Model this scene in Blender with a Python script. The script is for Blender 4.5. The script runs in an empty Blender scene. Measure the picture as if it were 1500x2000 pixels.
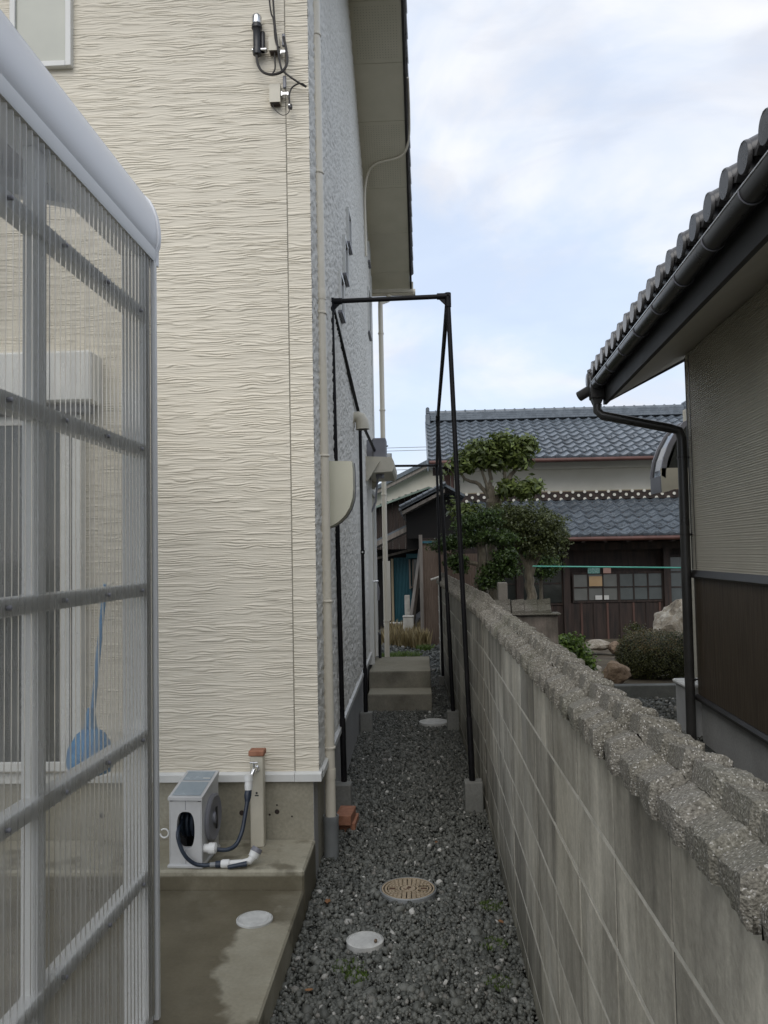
import bpy, bmesh, math, random
import numpy as np
from mathutils import Vector, Matrix

random.seed(7)
rng = np.random.default_rng(7)
SC = bpy.context.scene
COL = SC.collection
R = math.radians
PI = math.pi

# ------------------------------------------------------------------ camera
cam_d = bpy.data.cameras.new('camera')
cam = bpy.data.objects.new('camera', cam_d)
COL.objects.link(cam)
SC.camera = cam
CAM_ROT = Matrix(((0.99877257, 0.02179329, 0.04447933),
                  (0.04552084, -0.04988585, -0.99771702),
                  (-0.01952465, 0.99851713, -0.05081667)))
cam.matrix_world = Matrix.Translation((0, 0, 1.73)) @ CAM_ROT.to_4x4()
cam_d.sensor_fit = 'VERTICAL'
cam_d.sensor_height = 24
cam_d.lens = 24 * 1600 / 2000
cam_d.clip_start = 0.05
cam_d.clip_end = 3000

# ------------------------------------------------------------------ world, sun, exposure
SUN_EL, SUN_AZ = R(46), R(-14)      # behind the camera, slightly left
w = bpy.data.worlds.new('World')
SC.world = w
w.use_nodes = True
nt = w.node_tree
nt.nodes.clear()
def WN(t, **k):
    n = nt.nodes.new(t)
    for a, b in k.items():
        setattr(n, a, b)
    return n
out = WN('ShaderNodeOutputWorld')
bg = WN('ShaderNodeBackground')
bg.inputs[1].default_value = 0.135
sky = WN('ShaderNodeTexSky', sky_type='NISHITA', sun_disc=False, sun_elevation=SUN_EL, sun_rotation=PI - SUN_AZ)
sky.air_density = 1.0
sky.dust_density = 1.5
tc = WN('ShaderNodeTexCoord')
def wnoise(sx, sz, scale, detail, rough, loc=(0, 0, 0)):
    m = WN('ShaderNodeMapping')
    m.inputs['Scale'].default_value = (sx, sx, sz)
    m.inputs['Location'].default_value = loc
    nt.links.new(tc.outputs['Generated'], m.inputs[0])
    n = WN('ShaderNodeTexNoise')
    n.inputs['Scale'].default_value = scale
    n.inputs['Detail'].default_value = detail
    n.inputs['Roughness'].default_value = rough
    n.inputs['Distortion'].default_value = 0.6
    nt.links.new(m.outputs[0], n.inputs['Vector'])
    return n
def wramp(src, stops):
    r = WN('ShaderNodeValToRGB')
    r.color_ramp.interpolation = 'EASE'
    els = r.color_ramp.elements
    while len(els) < len(stops):
        els.new(0.5)
    for e, (p, c) in zip(els, stops):
        e.position = p
        e.color = (c[0], c[1], c[2], 1)
    nt.links.new(src, r.inputs[0])
    return r
def wmix(fac, a, b):
    m = WN('ShaderNodeMix', data_type='RGBA')
    nt.links.new(fac, m.inputs[0])
    for v, s in ((a, m.inputs[6]), (b, m.inputs[7])):
        if isinstance(v, tuple):
            s.default_value = (*v, 1)
        else:
            nt.links.new(v, s)
    return m.outputs[2]
n1 = wnoise(1, 2.2, 2.1, 6, 0.55, (0.3, 0.35, 0.12))
n2 = wnoise(1, 2.8, 5.0, 5, 0.5, (4, 2, 1))
cloudcol = wmix(wramp(n2.outputs[0], [(0.36, (0, 0, 0)), (0.62, (1, 1, 1))]).outputs[0], (5.05, 5.15, 5.5), (5.95, 6.05, 6.3))
cover = wramp(n1.outputs[0], [(0.40, (0.25, 0.25, 0.25)), (0.66, (1, 1, 1))])
# sky brightened under thin veil so that gaps read pale blue
veil = WN('ShaderNodeMix', data_type='RGBA', blend_type='MIX')
veil.inputs[0].default_value = 0.7
nt.links.new(sky.outputs[0], veil.inputs[6])
veil.inputs[7].default_value = (4.5, 5.4, 6.9, 1)
nt.links.new(wmix(cover.outputs[0], veil.outputs[2], cloudcol), bg.inputs[0])
nt.links.new(bg.outputs[0], out.inputs[0])

sd = bpy.data.lights.new('sun', 'SUN')
sd.energy = 1.3
sd.angle = R(50)
sd.color = (1.0, 0.96, 0.9)
so = bpy.data.objects.new('sun', sd)
COL.objects.link(so)
sdir = Vector((math.sin(SUN_AZ) * math.cos(SUN_EL), -math.cos(SUN_AZ) * math.cos(SUN_EL), math.sin(SUN_EL)))
so.rotation_euler = sdir.to_track_quat('Z', 'Y').to_euler()

SC.view_settings.view_transform = 'Standard'
SC.view_settings.look = 'None'
SC.view_settings.gamma = 1
SC.view_settings.use_curve_mapping = False
SC.view_settings.exposure = 0.30
SC.render.engine = 'CYCLES'
SC.cycles.max_bounces = 10
SC.cycles.transparent_max_bounces = 24
SC.cycles.use_denoising = True

# ------------------------------------------------------------------ mesh helpers
class MB:
    def __init__(s):
        s.v = []
        s.f = []
    def add(s, vs, fs):
        o = len(s.v)
        s.v += [tuple(v) for v in vs]
        s.f += [tuple(i + o for i in f) for f in fs]
        return s
    def box(s, x0, x1, y0, y1, z0, z1, b=0.0, M=None):
        if b > 0:
            vs, fs = bev_box(x1 - x0, y1 - y0, z1 - z0, b)
            c = ((x0 + x1) / 2, (y0 + y1) / 2, (z0 + z1) / 2)
            vs = [(v[0] + c[0], v[1] + c[1], v[2] + c[2]) for v in vs]
        else:
            vs = [(x, y, z) for z in (z0, z1) for y in (y0, y1) for x in (x0, x1)]
            fs = [(0, 2, 3, 1), (4, 5, 7, 6), (0, 1, 5, 4), (2, 6, 7, 3), (0, 4, 6, 2), (1, 3, 7, 5)]
        if M is not None:
            vs = [tuple(M @ Vector(v)) for v in vs]
        return s.add(vs, fs)
    def tube(s, pts, r, n=10, caps=True):
        pts = [Vector(p) for p in pts]
        k = len(pts)
        rs = r if isinstance(r, (list, tuple)) else [r] * k
        T = []
        for i in range(k):
            a = pts[max(i - 1, 0)]
            b = pts[min(i + 1, k - 1)]
            d = (b - a)
            T.append(d.normalized() if d.length > 1e-9 else Vector((0, 0, 1)))
        ref = Vector((0, 0, 1)) if abs(T[0].z) < 0.9 else Vector((1, 0, 0))
        N = (ref - T[0] * ref.dot(T[0])).normalized()
        vs = []
        for i in range(k):
            N = (N - T[i] * N.dot(T[i])).normalized()
            B = T[i].cross(N)
            for j in range(n):
                a = 2 * PI * j / n
                vs.append(pts[i] + (N * math.cos(a) + B * math.sin(a)) * rs[i])
        fs = [(i * n + j, i * n + (j + 1) % n, (i + 1) * n + (j + 1) % n, (i + 1) * n + j) for i in range(k - 1) for j in range(n)]
        if caps:
            fs += [tuple(range(n - 1, -1, -1)), tuple((k - 1) * n + j for j in range(n))]
        return s.add(vs, fs)
    def prism(s, prof, axis, a, b):
        n = len(prof)
        def P(u, v, t):
            return {'X': (t, u, v), 'Y': (u, t, v), 'Z': (u, v, t)}[axis]
        vs = [P(u, v, a) for u, v in prof] + [P(u, v, b) for u, v in prof]
        fs = [(i, (i + 1) % n, n + (i + 1) % n, n + i) for i in range(n)] + [tuple(range(n - 1, -1, -1)), tuple(range(n, 2 * n))]
        return s.add(vs, fs)
    def lathe(s, prof, c, axis='Z', n=24):
        vs = []
        for (r, t) in prof:
            for j in range(n):
                a = 2 * PI * j / n
                u, v = r * math.cos(a), r * math.sin(a)
                p = {'Z': (u, v, t), 'Y': (u, t, v), 'X': (t, u, v)}[axis]
                vs.append((p[0] + c[0], p[1] + c[1], p[2] + c[2]))
        k = len(prof)
        fs = [(i * n + j, i * n + (j + 1) % n, (i + 1) * n + (j + 1) % n, (i + 1) * n + j) for i in range(k - 1) for j in range(n)]
        fs += [tuple(range(n - 1, -1, -1)), tuple((k - 1) * n + j for j in range(n))]
        return s.add(vs, fs)

_bb = {}
def bev_box(dx, dy, dz, b):
    key = (round(dx, 4), round(dy, 4), round(dz, 4), round(b, 4))
    if key in _bb:
        return _bb[key]
    bm = bmesh.new()
    bmesh.ops.create_cube(bm, size=1)
    for v in bm.verts:
        v.co = Vector((v.co.x * dx, v.co.y * dy, v.co.z * dz))
    bmesh.ops.bevel(bm, geom=bm.edges[:], offset=b, segments=1, affect='EDGES', profile=0.5)
    bm.verts.index_update()
    r = ([tuple(v.co) for v in bm.verts], [tuple(v.index for v in f.verts) for f in bm.faces])
    bm.free()
    _bb[key] = r
    return r

def newmesh(name, mb, mat, smooth=False):
    me = bpy.data.meshes.new(name)
    me.from_pydata(mb.v, [], mb.f)
    bm = bmesh.new()
    bm.from_mesh(me)
    if len(bm.faces) < 20000:
        bmesh.ops.recalc_face_normals(bm, faces=bm.faces[:])
    bm.to_mesh(me)
    bm.free()
    me.materials.append(mat)
    if smooth:
        me.shade_smooth()
        if smooth != 'all':
            me.set_sharp_from_angle(angle=R(40))
    return me

def obj(name, mb, mat, parent=None, smooth=False, loc=None, rz=0.0):
    me = mb if isinstance(mb, bpy.types.Mesh) else newmesh(name, mb, mat, smooth)
    o = bpy.data.objects.new(name, me)
    COL.objects.link(o)
    if parent is not None:
        o.parent = parent
    if loc is not None:
        o.location = loc
    if rz:
        o.rotation_euler = (0, 0, rz)
    return o

def tag(o, label, cat=None, group=None, kind=None):
    if label:
        o['label'] = label
    if cat:
        o['category'] = cat
    if group:
        o['group'] = group
    if kind:
        o['kind'] = kind
    return o

def thing(name, label, cat, loc=(0, 0, 0), rz=0.0, group=None):
    o = bpy.data.objects.new(name, None)
    o.empty_display_size = 0.2
    COL.objects.link(o)
    o.location = loc
    o.rotation_euler = (0, 0, rz)
    return tag(o, label, cat, group)

def struct(name, mb, mat, smooth=False):
    return tag(obj(name, mb, mat, None, smooth), None, kind='structure')

def gridmesh(name, P, mat, smooth=True, cols=None):
    """P: (n, m, 3) array -> quad grid mesh built fast"""
    n, m = P.shape[:2]
    me = bpy.data.meshes.new(name)
    idx = np.arange(n * m).reshape(n, m)
    q = np.stack([idx[:-1, :-1], idx[:-1, 1:], idx[1:, 1:], idx[1:, :-1]], -1).reshape(-1, 4)
    me.vertices.add(n * m)
    me.vertices.foreach_set('co', P.reshape(-1).astype(np.float32))
    me.loops.add(q.size)
    me.loops.foreach_set('vertex_index', q.reshape(-1).astype(np.int32))
    me.polygons.add(len(q))
    me.polygons.foreach_set('loop_start', np.arange(0, q.size, 4, dtype=np.int32))
    me.update(calc_edges=True)
    me.validate()
    me.materials.append(mat)
    if smooth:
        me.shade_smooth()
    return me

def polymesh(name, V, Fc, mat, k, attr=None, smooth=False):
    """V (N,3), Fc (M,k) -> mesh, attr: per-vertex float 'rnd'"""
    me = bpy.data.meshes.new(name)
    me.vertices.add(len(V))
    me.vertices.foreach_set('co', np.ascontiguousarray(V, dtype=np.float32).reshape(-1))
    me.loops.add(Fc.size)
    me.loops.foreach_set('vertex_index', np.ascontiguousarray(Fc, dtype=np.int32).reshape(-1))
    me.polygons.add(len(Fc))
    me.polygons.foreach_set('loop_start', np.arange(0, Fc.size, k, dtype=np.int32))
    me.update(calc_edges=True)
    if attr is not None:
        a = me.attributes.new('rnd', 'FLOAT', 'POINT')
        a.data.foreach_set('value', np.ascontiguousarray(attr, dtype=np.float32))
    me.materials.append(mat)
    if smooth:
        me.shade_smooth()
    return me

def vnoise(x, y, seed=0):
    """smooth value noise on arrays"""
    r = np.random.default_rng(seed)
    tab = r.random((256, 256))
    xi = np.floor(x).astype(int)
    yi = np.floor(y).astype(int)
    fx = x - xi
    fy = y - yi
    fx = fx * fx * (3 - 2 * fx)
    fy = fy * fy * (3 - 2 * fy)
    g = lambda a, b: tab[a % 256, b % 256]
    return (g(xi, yi) * (1 - fx) + g(xi + 1, yi) * fx) * (1 - fy) + (g(xi, yi + 1) * (1 - fx) + g(xi + 1, yi + 1) * fx) * fy

# ------------------------------------------------------------------ materials
def mk(name):
    m = bpy.data.materials.new(name)
    m.use_nodes = True
    t = m.node_tree
    b = t.nodes['Principled BSDF']
    return m, t, b

class NT:
    """tiny node-building helper"""
    def __init__(s, t):
        s.t = t
        s.co = t.nodes.new('ShaderNodeTexCoord')
        s.geo = t.nodes.new('ShaderNodeNewGeometry')
    def n(s, ty, **k):
        x = s.t.nodes.new(ty)
        for a, b in k.items():
            setattr(x, a, b)
        return x
    def l(s, a, b):
        s.t.links.new(a, b)
    def pos(s, scale=(1, 1, 1), world=True):
        m = s.n('ShaderNodeMapping')
        m.inputs['Scale'].default_value = scale
        s.l(s.geo.outputs['Position'] if world else s.co.outputs['Object'], m.inputs[0])
        return m.outputs[0]
    def noise(s, scale, detail=4, rough=0.55, sc=(1, 1, 1), world=True, dist=0.0):
        x = s.n('ShaderNodeTexNoise')
        x.inputs['Scale'].default_value = scale
        x.inputs['Detail'].default_value = detail
        x.inputs['Roughness'].default_value = rough
        x.inputs['Distortion'].default_value = dist
        s.l(s.pos(sc, world), x.inputs['Vector'])
        return x.outputs[0]
    def voro(s, scale, sc=(1, 1, 1), feature='F1'):
        x = s.n('ShaderNodeTexVoronoi', feature=feature)
        x.inputs['Scale'].default_value = scale
        s.l(s.pos(sc), x.inputs['Vector'])
        return x
    def ramp(s, src, stops, interp='LINEAR'):
        r = s.n('ShaderNodeValToRGB')
        r.color_ramp.interpolation = interp
        e = r.color_ramp.elements
        while len(e) < len(stops):
            e.new(0.5)
        for q, (p, c) in zip(e, stops):
            q.position = p
            if isinstance(c, (int, float)):
                c = (c, c, c)
            q.color = (*c, 1)
        s.l(src, r.inputs[0])
        return r.outputs[0]
    def mix(s, fac, a, b, mode='MIX'):
        m = s.n('ShaderNodeMix', data_type='RGBA', blend_type=mode)
        for v, k in ((fac, 0), (a, 6), (b, 7)):
            if isinstance(v, (int, float)):
                m.inputs[k].default_value = v if k == 0 else (v, v, v, 1)
            elif isinstance(v, tuple):
                m.inputs[k].default_value = (*v, 1)
            else:
                s.l(v, m.inputs[k])
        return m.outputs[2]
    def math(s, op, a, b=0.0, c=None):
        m = s.n('ShaderNodeMath', operation=op)
        for i, v in enumerate((a, b) if c is None else (a, b, c)):
            if isinstance(v, (int, float)):
                m.inputs[i].default_value = v
            else:
                s.l(v, m.inputs[i])
        return m.outputs[0]
    def bump(s, h, strength, dist, prev=None):
        b = s.n('ShaderNodeBump')
        b.inputs['Strength'].default_value = strength
        b.inputs['Distance'].default_value = dist
        s.l(h, b.inputs['Height'])
        if prev is not None:
            s.l(prev, b.inputs['Normal'])
        return b.outputs[0]
    def objrnd(s):
        return s.n('ShaderNodeObjectInfo').outputs['Random']
    def sep(s):
        x = s.n('ShaderNodeSeparateXYZ')
        s.l(s.geo.outputs['Position'], x.inputs[0])
        return x.outputs

def surf(name, c1, c2, scale=6, rough=0.6, detail=5, bump=0.0, bscale=80, bdist=0.002, metal=0.0, sc=(1, 1, 1), spec=0.5, orand=0.0, lo=0.35, hi=0.65, rvar=0.1, world=True):
    m, t, b = mk(name)
    N = NT(t)
    f = N.noise(scale, detail, 0.6, sc, world)
    col = N.ramp(f, [(lo, c1), (hi, c2)])
    if orand:
        k = N.math('MULTIPLY_ADD', N.objrnd(), 2 * orand, 1 - orand)
        cc = N.n('ShaderNodeCombineColor')
        for i in range(3):
            N.l(k, cc.inputs[i])
        col = N.mix(1.0, col, cc.outputs[0], 'MULTIPLY')
    N.l(col, b.inputs['Base Color'])
    N.l(N.math('MULTIPLY_ADD', f, 2 * rvar, rough - rvar), b.inputs['Roughness'])
    b.inputs['Metallic'].default_value = metal
    b.inputs['Specular IOR Level'].default_value = spec
    if bump:
        N.l(N.bump(N.noise(bscale, 3, 0.6, sc, world), bump, bdist), b.inputs['Normal'])
    return m

M = {}
M['cream'] = surf('cream_siding_paint', (0.64, 0.59, 0.485), (0.71, 0.655, 0.54), 1.4, 0.65, sc=(1, 1, 0.35), bump=0.3, bscale=300, bdist=0.001)
M['cream_trim'] = surf('white_trim_metal', (0.62, 0.62, 0.59), (0.68, 0.68, 0.65), 4, 0.35)
M['pvc'] = surf('cream_pvc', (0.68, 0.63, 0.52), (0.74, 0.69, 0.58), 3, 0.35, sc=(1, 1, 0.3))
M['pvc_grey'] = surf('grey_pvc', (0.20, 0.21, 0.21), (0.27, 0.28, 0.28), 6, 0.45)
M['black'] = surf('black_paint_steel', (0.006, 0.006, 0.007), (0.012, 0.011, 0.012), 8, 0.5, spec=0.2)
M['blackplastic'] = surf('black_plastic', (0.012, 0.012, 0.014), (0.02, 0.02, 0.022), 10, 0.4)
M['alu'] = surf('brushed_aluminium', (0.62, 0.63, 0.63), (0.70, 0.71, 0.71), 3, 0.42, metal=0.15, sc=(1, 1, 0.2), bump=0.1, bscale=200)
M['alu_light'] = surf('satin_anodised_aluminium', (0.76, 0.77, 0.79), (0.80, 0.81, 0.83), 1.5, 0.38, metal=0.05)
M['mould'] = surf('box_plastic_beige', (0.50, 0.47, 0.38), (0.58, 0.54, 0.44), 6, 0.45)
M['meterbox'] = surf('aged_cream_plastic', (0.60, 0.58, 0.46), (0.68, 0.66, 0.52), 2.5, 0.3, sc=(1, 1, 0.4))
M['greybox'] = surf('grey_plastic', (0.17, 0.17, 0.19), (0.22, 0.22, 0.24), 4, 0.4)
M['soffit'] = surf('soffit_board', (0.60, 0.57, 0.45), (0.66, 0.62, 0.50), 3, 0.7)
M['darkmetal'] = surf('dark_brown_metal', (0.018, 0.016, 0.015), (0.032, 0.029, 0.027), 5, 0.35)
M['fascia_black'] = surf('black_fascia_board', (0.008, 0.008, 0.007), (0.016, 0.015, 0.014), 6, 0.6)
M['steel'] = surf('galvanised_steel', (0.55, 0.56, 0.56), (0.75, 0.75, 0.75), 30, 0.25, metal=0.9)
M['chrome'] = surf('chrome', (0.75, 0.75, 0.75), (0.85, 0.85, 0.85), 20, 0.1, metal=1.0)
M['tilegrey'] = surf('glazed_grey_tile', (0.085, 0.10, 0.115), (0.135, 0.155, 0.175), 7, 0.27, orand=0.16, bump=0.15, bscale=60, bdist=0.002)
M['tilebrown'] = surf('dark_brown_roof_tile', (0.05, 0.048, 0.046), (0.085, 0.082, 0.08), 7, 0.28, orand=0.12)
M['plaster'] = surf('white_plaster', (0.56, 0.54, 0.46), (0.66, 0.64, 0.56), 0.9, 0.8, sc=(1, 1, 1.6), bump=0.1)
M['plaster_w'] = surf('weathered_plaster', (0.48, 0.45, 0.38), (0.66, 0.63, 0.55), 0.7, 0.8, bump=0.1)
M['copper'] = surf('copper_gutter', (0.07, 0.028, 0.02), (0.11, 0.05, 0.04), 4, 0.5, metal=0.2)
M['oldwood'] = surf('dark_weathered_wood', (0.012, 0.008, 0.006), (0.045, 0.028, 0.022), 5, 0.75, sc=(3, 3, 0.3), bump=0.4, bscale=60, bdist=0.004)
M['redwood'] = surf('red_brown_post', (0.05, 0.025, 0.018), (0.12, 0.06, 0.045), 6, 0.7, sc=(3, 3, 0.3))
M['greywood'] = surf('grey_weathered_plank', (0.16, 0.14, 0.12), (0.27, 0.24, 0.21), 5, 0.8, sc=(4, 4, 0.4), bump=0.4, bscale=60, bdist=0.004)
M['palewood'] = surf('pale_post', (0.35, 0.29, 0.19), (0.45, 0.38, 0.26), 5, 0.7, sc=(3, 3, 0.3))
M['white'] = surf('white_plastic', (0.66, 0.66, 0.63), (0.76, 0.76, 0.73), 6, 0.4)
M['pipewhite'] = surf('aged_white_pipe', (0.50, 0.48, 0.43), (0.66, 0.64, 0.58), 6, 0.45)
M['brickred'] = surf('red_clay_brick', (0.26, 0.11, 0.06), (0.38, 0.18, 0.11), 22, 0.85, bump=0.5, bscale=130, bdist=0.003)
M['navy'] = surf('navy_rubber_hose', (0.018, 0.026, 0.042), (0.03, 0.042, 0.062), 20, 0.38)
M['reelgrey'] = surf('light_grey_plastic', (0.46, 0.46, 0.45), (0.54, 0.54, 0.53), 8, 0.45, bump=0.1)
M['lidblue'] = surf('smoky_blue_plastic', (0.24, 0.29, 0.32), (0.31, 0.36, 0.39), 8, 0.25)
M['bluemop'] = surf('bright_blue_plastic', (0.02, 0.16, 0.36), (0.04, 0.24, 0.48), 20, 0.5, bump=0.6, bscale=90, bdist=0.01)
M['teal'] = surf('teal_painted_iron', (0.018, 0.085, 0.11), (0.03, 0.12, 0.15), 5, 0.5, sc=(1, 1, 0.3))
M['tealwire'] = surf('green_vinyl_pole', (0.06, 0.40, 0.30), (0.09, 0.46, 0.36), 5, 0.4)
M["browniron"] = surf("brown_corrugated_iron", (0.11, 0.078, 0.060), (0.18, 0.135, 0.105), 4, 0.7, sc=(1, 1, 0.3), spec=0.25)
M['mortar'] = surf('mortar', (0.26, 0.25, 0.21), (0.36, 0.35, 0.30), 20, 0.9, bump=0.4)
M['soil'] = surf('garden_soil', (0.06, 0.045, 0.03), (0.12, 0.10, 0.065), 3, 0.95, bump=0.8, bscale=20, bdist=0.03)
M['bark'] = surf('grey_bark', (0.10, 0.085, 0.06), (0.22, 0.19, 0.14), 12, 0.9, sc=(2, 2, 0.5), bump=0.8, bscale=40, bdist=0.02)
M['paper_g'] = surf('green_print', (0.05, 0.25, 0.2), (0.3, 0.45, 0.42), 30, 0.6)
M['paper_p'] = surf('pink_paper', (0.45, 0.27, 0.22), (0.5, 0.32, 0.27), 8, 0.7)
M['card'] = surf('cardboard', (0.40, 0.27, 0.14), (0.46, 0.32, 0.18), 8, 0.8)
M['paper_w'] = surf('white_paper', (0.5, 0.5, 0.47), (0.56, 0.56, 0.53), 8, 0.8)
M['cable'] = surf('black_cable', (0.02, 0.016, 0.013), (0.03, 0.025, 0.02), 20, 0.45)
M['greencoat'] = surf('green_edge_strip', (0.12, 0.17, 0.14), (0.18, 0.24, 0.2), 5, 0.5)

M['void'] = surf('painted_shade_boards', (0.004, 0.0035, 0.003), (0.010, 0.008, 0.007), 5, 0.85)  # near-black colour stands in for the shade under the shed roofs
M['darkboard'] = surf('dark_barn_boards', (0.012, 0.007, 0.005), (0.032, 0.020, 0.015), 5, 0.8, sc=(3, 3, 0.3), bump=0.4, bscale=60, bdist=0.004)
M['deadleaf'] = surf('dead_leaf', (0.14, 0.06, 0.025), (0.26, 0.13, 0.05), 40, 0.7)
def rock_mat():
    m, t, b = mk('pale_garden_rock')
    N = NT(t)
    v = N.voro(3.5)
    f = N.noise(6, 8, 0.7)
    c = N.ramp(f, [(0.3, (0.10, 0.08, 0.055)), (0.48, (0.30, 0.26, 0.20)), (0.66, (0.52, 0.49, 0.42))])
    N.l(c, b.inputs['Base Color'])
    b.inputs['Roughness'].default_value = 0.85
    N.l(N.bump(f, 0.9, 0.05), b.inputs['Normal'])
    return m
M['rock'] = rock_mat()
M['rock_brown'] = surf('brown_garden_rock', (0.10, 0.065, 0.04), (0.30, 0.22, 0.15), 4, 0.85, bump=0.8, bscale=14, bdist=0.03)

def side_siding():
    m, t, b = mk('grey_stucco_siding')
    N = NT(t)
    col = N.ramp(N.noise(1.2, 4, 0.5), [(0.3, (0.64, 0.62, 0.56)), (0.7, (0.71, 0.69, 0.63))])
    N.l(col, b.inputs['Base Color'])
    b.inputs['Roughness'].default_value = 0.75
    m1 = N.n('ShaderNodeMapping')
    m1.inputs['Rotation'].default_value = (R(38), 0, 0)
    m1.inputs['Scale'].default_value = (1, 1.0, 2.6)
    N.l(N.geo.outputs['Position'], m1.inputs[0])
    nz = N.n('ShaderNodeTexNoise')
    nz.inputs['Scale'].default_value = 26
    nz.inputs['Detail'].default_value = 3
    nz.inputs['Roughness'].default_value = 0.5
    N.l(m1.outputs[0], nz.inputs['Vector'])
    h = N.ramp(nz.outputs[0], [(0.4, 0.0), (0.6, 1.0)])
    N.l(N.bump(h, 0.35, 0.004), b.inputs['Normal'])
    return m
M['stucco'] = side_siding()

def concrete(name, dark, light, stain=0.5, rough=0.85, streak=False, moss=0.0, bump=0.3, orand=0.0):
    m, t, b = mk(name)
    N = NT(t)
    big = N.noise(2.2, 6, 0.6)
    fine = N.noise(60, 4, 0.6)
    col = N.ramp(big, [(0.32, dark), (0.68, light)])
    col = N.mix(0.35, col, N.ramp(fine, [(0.35, 0.45), (0.7, 1.0)]), 'MULTIPLY')
    if streak:
        st = N.noise(1.0, 6, 0.68, (4.5, 4.5, 1.1), dist=0.5)
        st2 = N.noise(1.0, 5, 0.65, (13, 13, 1.6), dist=0.4)
        s = N.ramp(st, [(0.38, 0.36), (0.60, 1.0)])
        col = N.mix(stain, col, s, 'MULTIPLY')
        col = N.mix(0.35, col, N.ramp(st2, [(0.38, 0.5), (0.55, 1.0)]), 'MULTIPLY')
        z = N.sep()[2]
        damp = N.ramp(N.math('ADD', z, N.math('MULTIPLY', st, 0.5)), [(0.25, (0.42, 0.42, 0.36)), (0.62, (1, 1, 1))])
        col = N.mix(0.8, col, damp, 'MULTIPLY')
        # pale lime bloom patches
        lime = N.ramp(N.noise(2.6, 4, 0.6, (1, 1, 0.5)), [(0.55, 0.0), (0.70, 1.0)])
        col = N.mix(N.math('MULTIPLY', lime, 0.45), col, (0.40, 0.395, 0.36))
    if moss:
        mo = N.ramp(N.noise(5, 5, 0.6), [(0.56, 0.0), (0.7, 1.0)])
        col = N.mix(N.math('MULTIPLY', mo, moss), col, (0.06, 0.075, 0.025))
    if orand:
        k = N.math('MULTIPLY_ADD', N.objrnd(), 2 * orand, 1 - orand)
        cc = N.n('ShaderNodeCombineColor')
        for i in range(3):
            N.l(k, cc.inputs[i])
        col = N.mix(1.0, col, cc.outputs[0], 'MULTIPLY')
    N.l(col, b.inputs['Base Color'])
    b.inputs['Roughness'].default_value = rough
    b.inputs['Specular IOR Level'].default_value = 0.3
    N.l(N.bump(fine, bump, 0.004), b.inputs['Normal'])
    return m
M['found'] = concrete('foundation_concrete', (0.27, 0.25, 0.19), (0.38, 0.355, 0.28))
M['found_side'] = concrete('grey_foundation_render', (0.34, 0.335, 0.32), (0.42, 0.415, 0.40))
M['step'] = concrete('step_concrete', (0.13, 0.12, 0.095), (0.33, 0.31, 0.25), moss=0.1)
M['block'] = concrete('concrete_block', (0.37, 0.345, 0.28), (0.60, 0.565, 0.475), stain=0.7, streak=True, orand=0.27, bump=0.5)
M['newblock'] = concrete('plain_grey_block', (0.19, 0.19, 0.17), (0.27, 0.27, 0.25))
M['curb'] = concrete('curb_concrete', (0.12, 0.125, 0.115), (0.2, 0.205, 0.19))
M['postconc'] = concrete('old_post_concrete', (0.2, 0.18, 0.15), (0.34, 0.31, 0.27))
M['wallold'] = concrete('stained_pale_wall', (0.13, 0.12, 0.10), (0.42, 0.36, 0.31), stain=0.7, streak=True)

def coping_mat():
    m, t, b = mk('rough_aggregate_coping')
    N = NT(t)
    f = N.noise(160, 3, 0.7)
    g = N.noise(3.0, 5, 0.6)
    v = N.voro(230)
    painted_sparkle = N.ramp(N.voro(420).outputs['Color'], [(0.80, 0.0), (0.86, 1.0)])  # pale specks put the wet glints into the colour
    col = N.ramp(f, [(0.35, (0.11, 0.10, 0.082)), (0.65, (0.29, 0.27, 0.23))])
    col = N.mix(0.6, col, N.ramp(g, [(0.35, (0.6, 0.6, 0.52)), (0.65, (1, 1, 1))]), 'MULTIPLY')
    col = N.mix(painted_sparkle, col, (0.48, 0.46, 0.42))
    mo = N.ramp(N.noise(2.0, 5, 0.6), [(0.5, 0.0), (0.66, 1.0)])
    col = N.mix(N.math('MULTIPLY', mo, 0.35), col, (0.09, 0.10, 0.055))
    N.l(col, b.inputs['Base Color'])
    b.inputs['Roughness'].default_value = 0.8
    n = N.bump(N.noise(110, 4, 0.7), 0.8, 0.005)
    N.l(N.bump(v.outputs['Distance'], 0.6, 0.004, n), b.inputs['Normal'])
    return m
M['coping'] = coping_mat()

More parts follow.
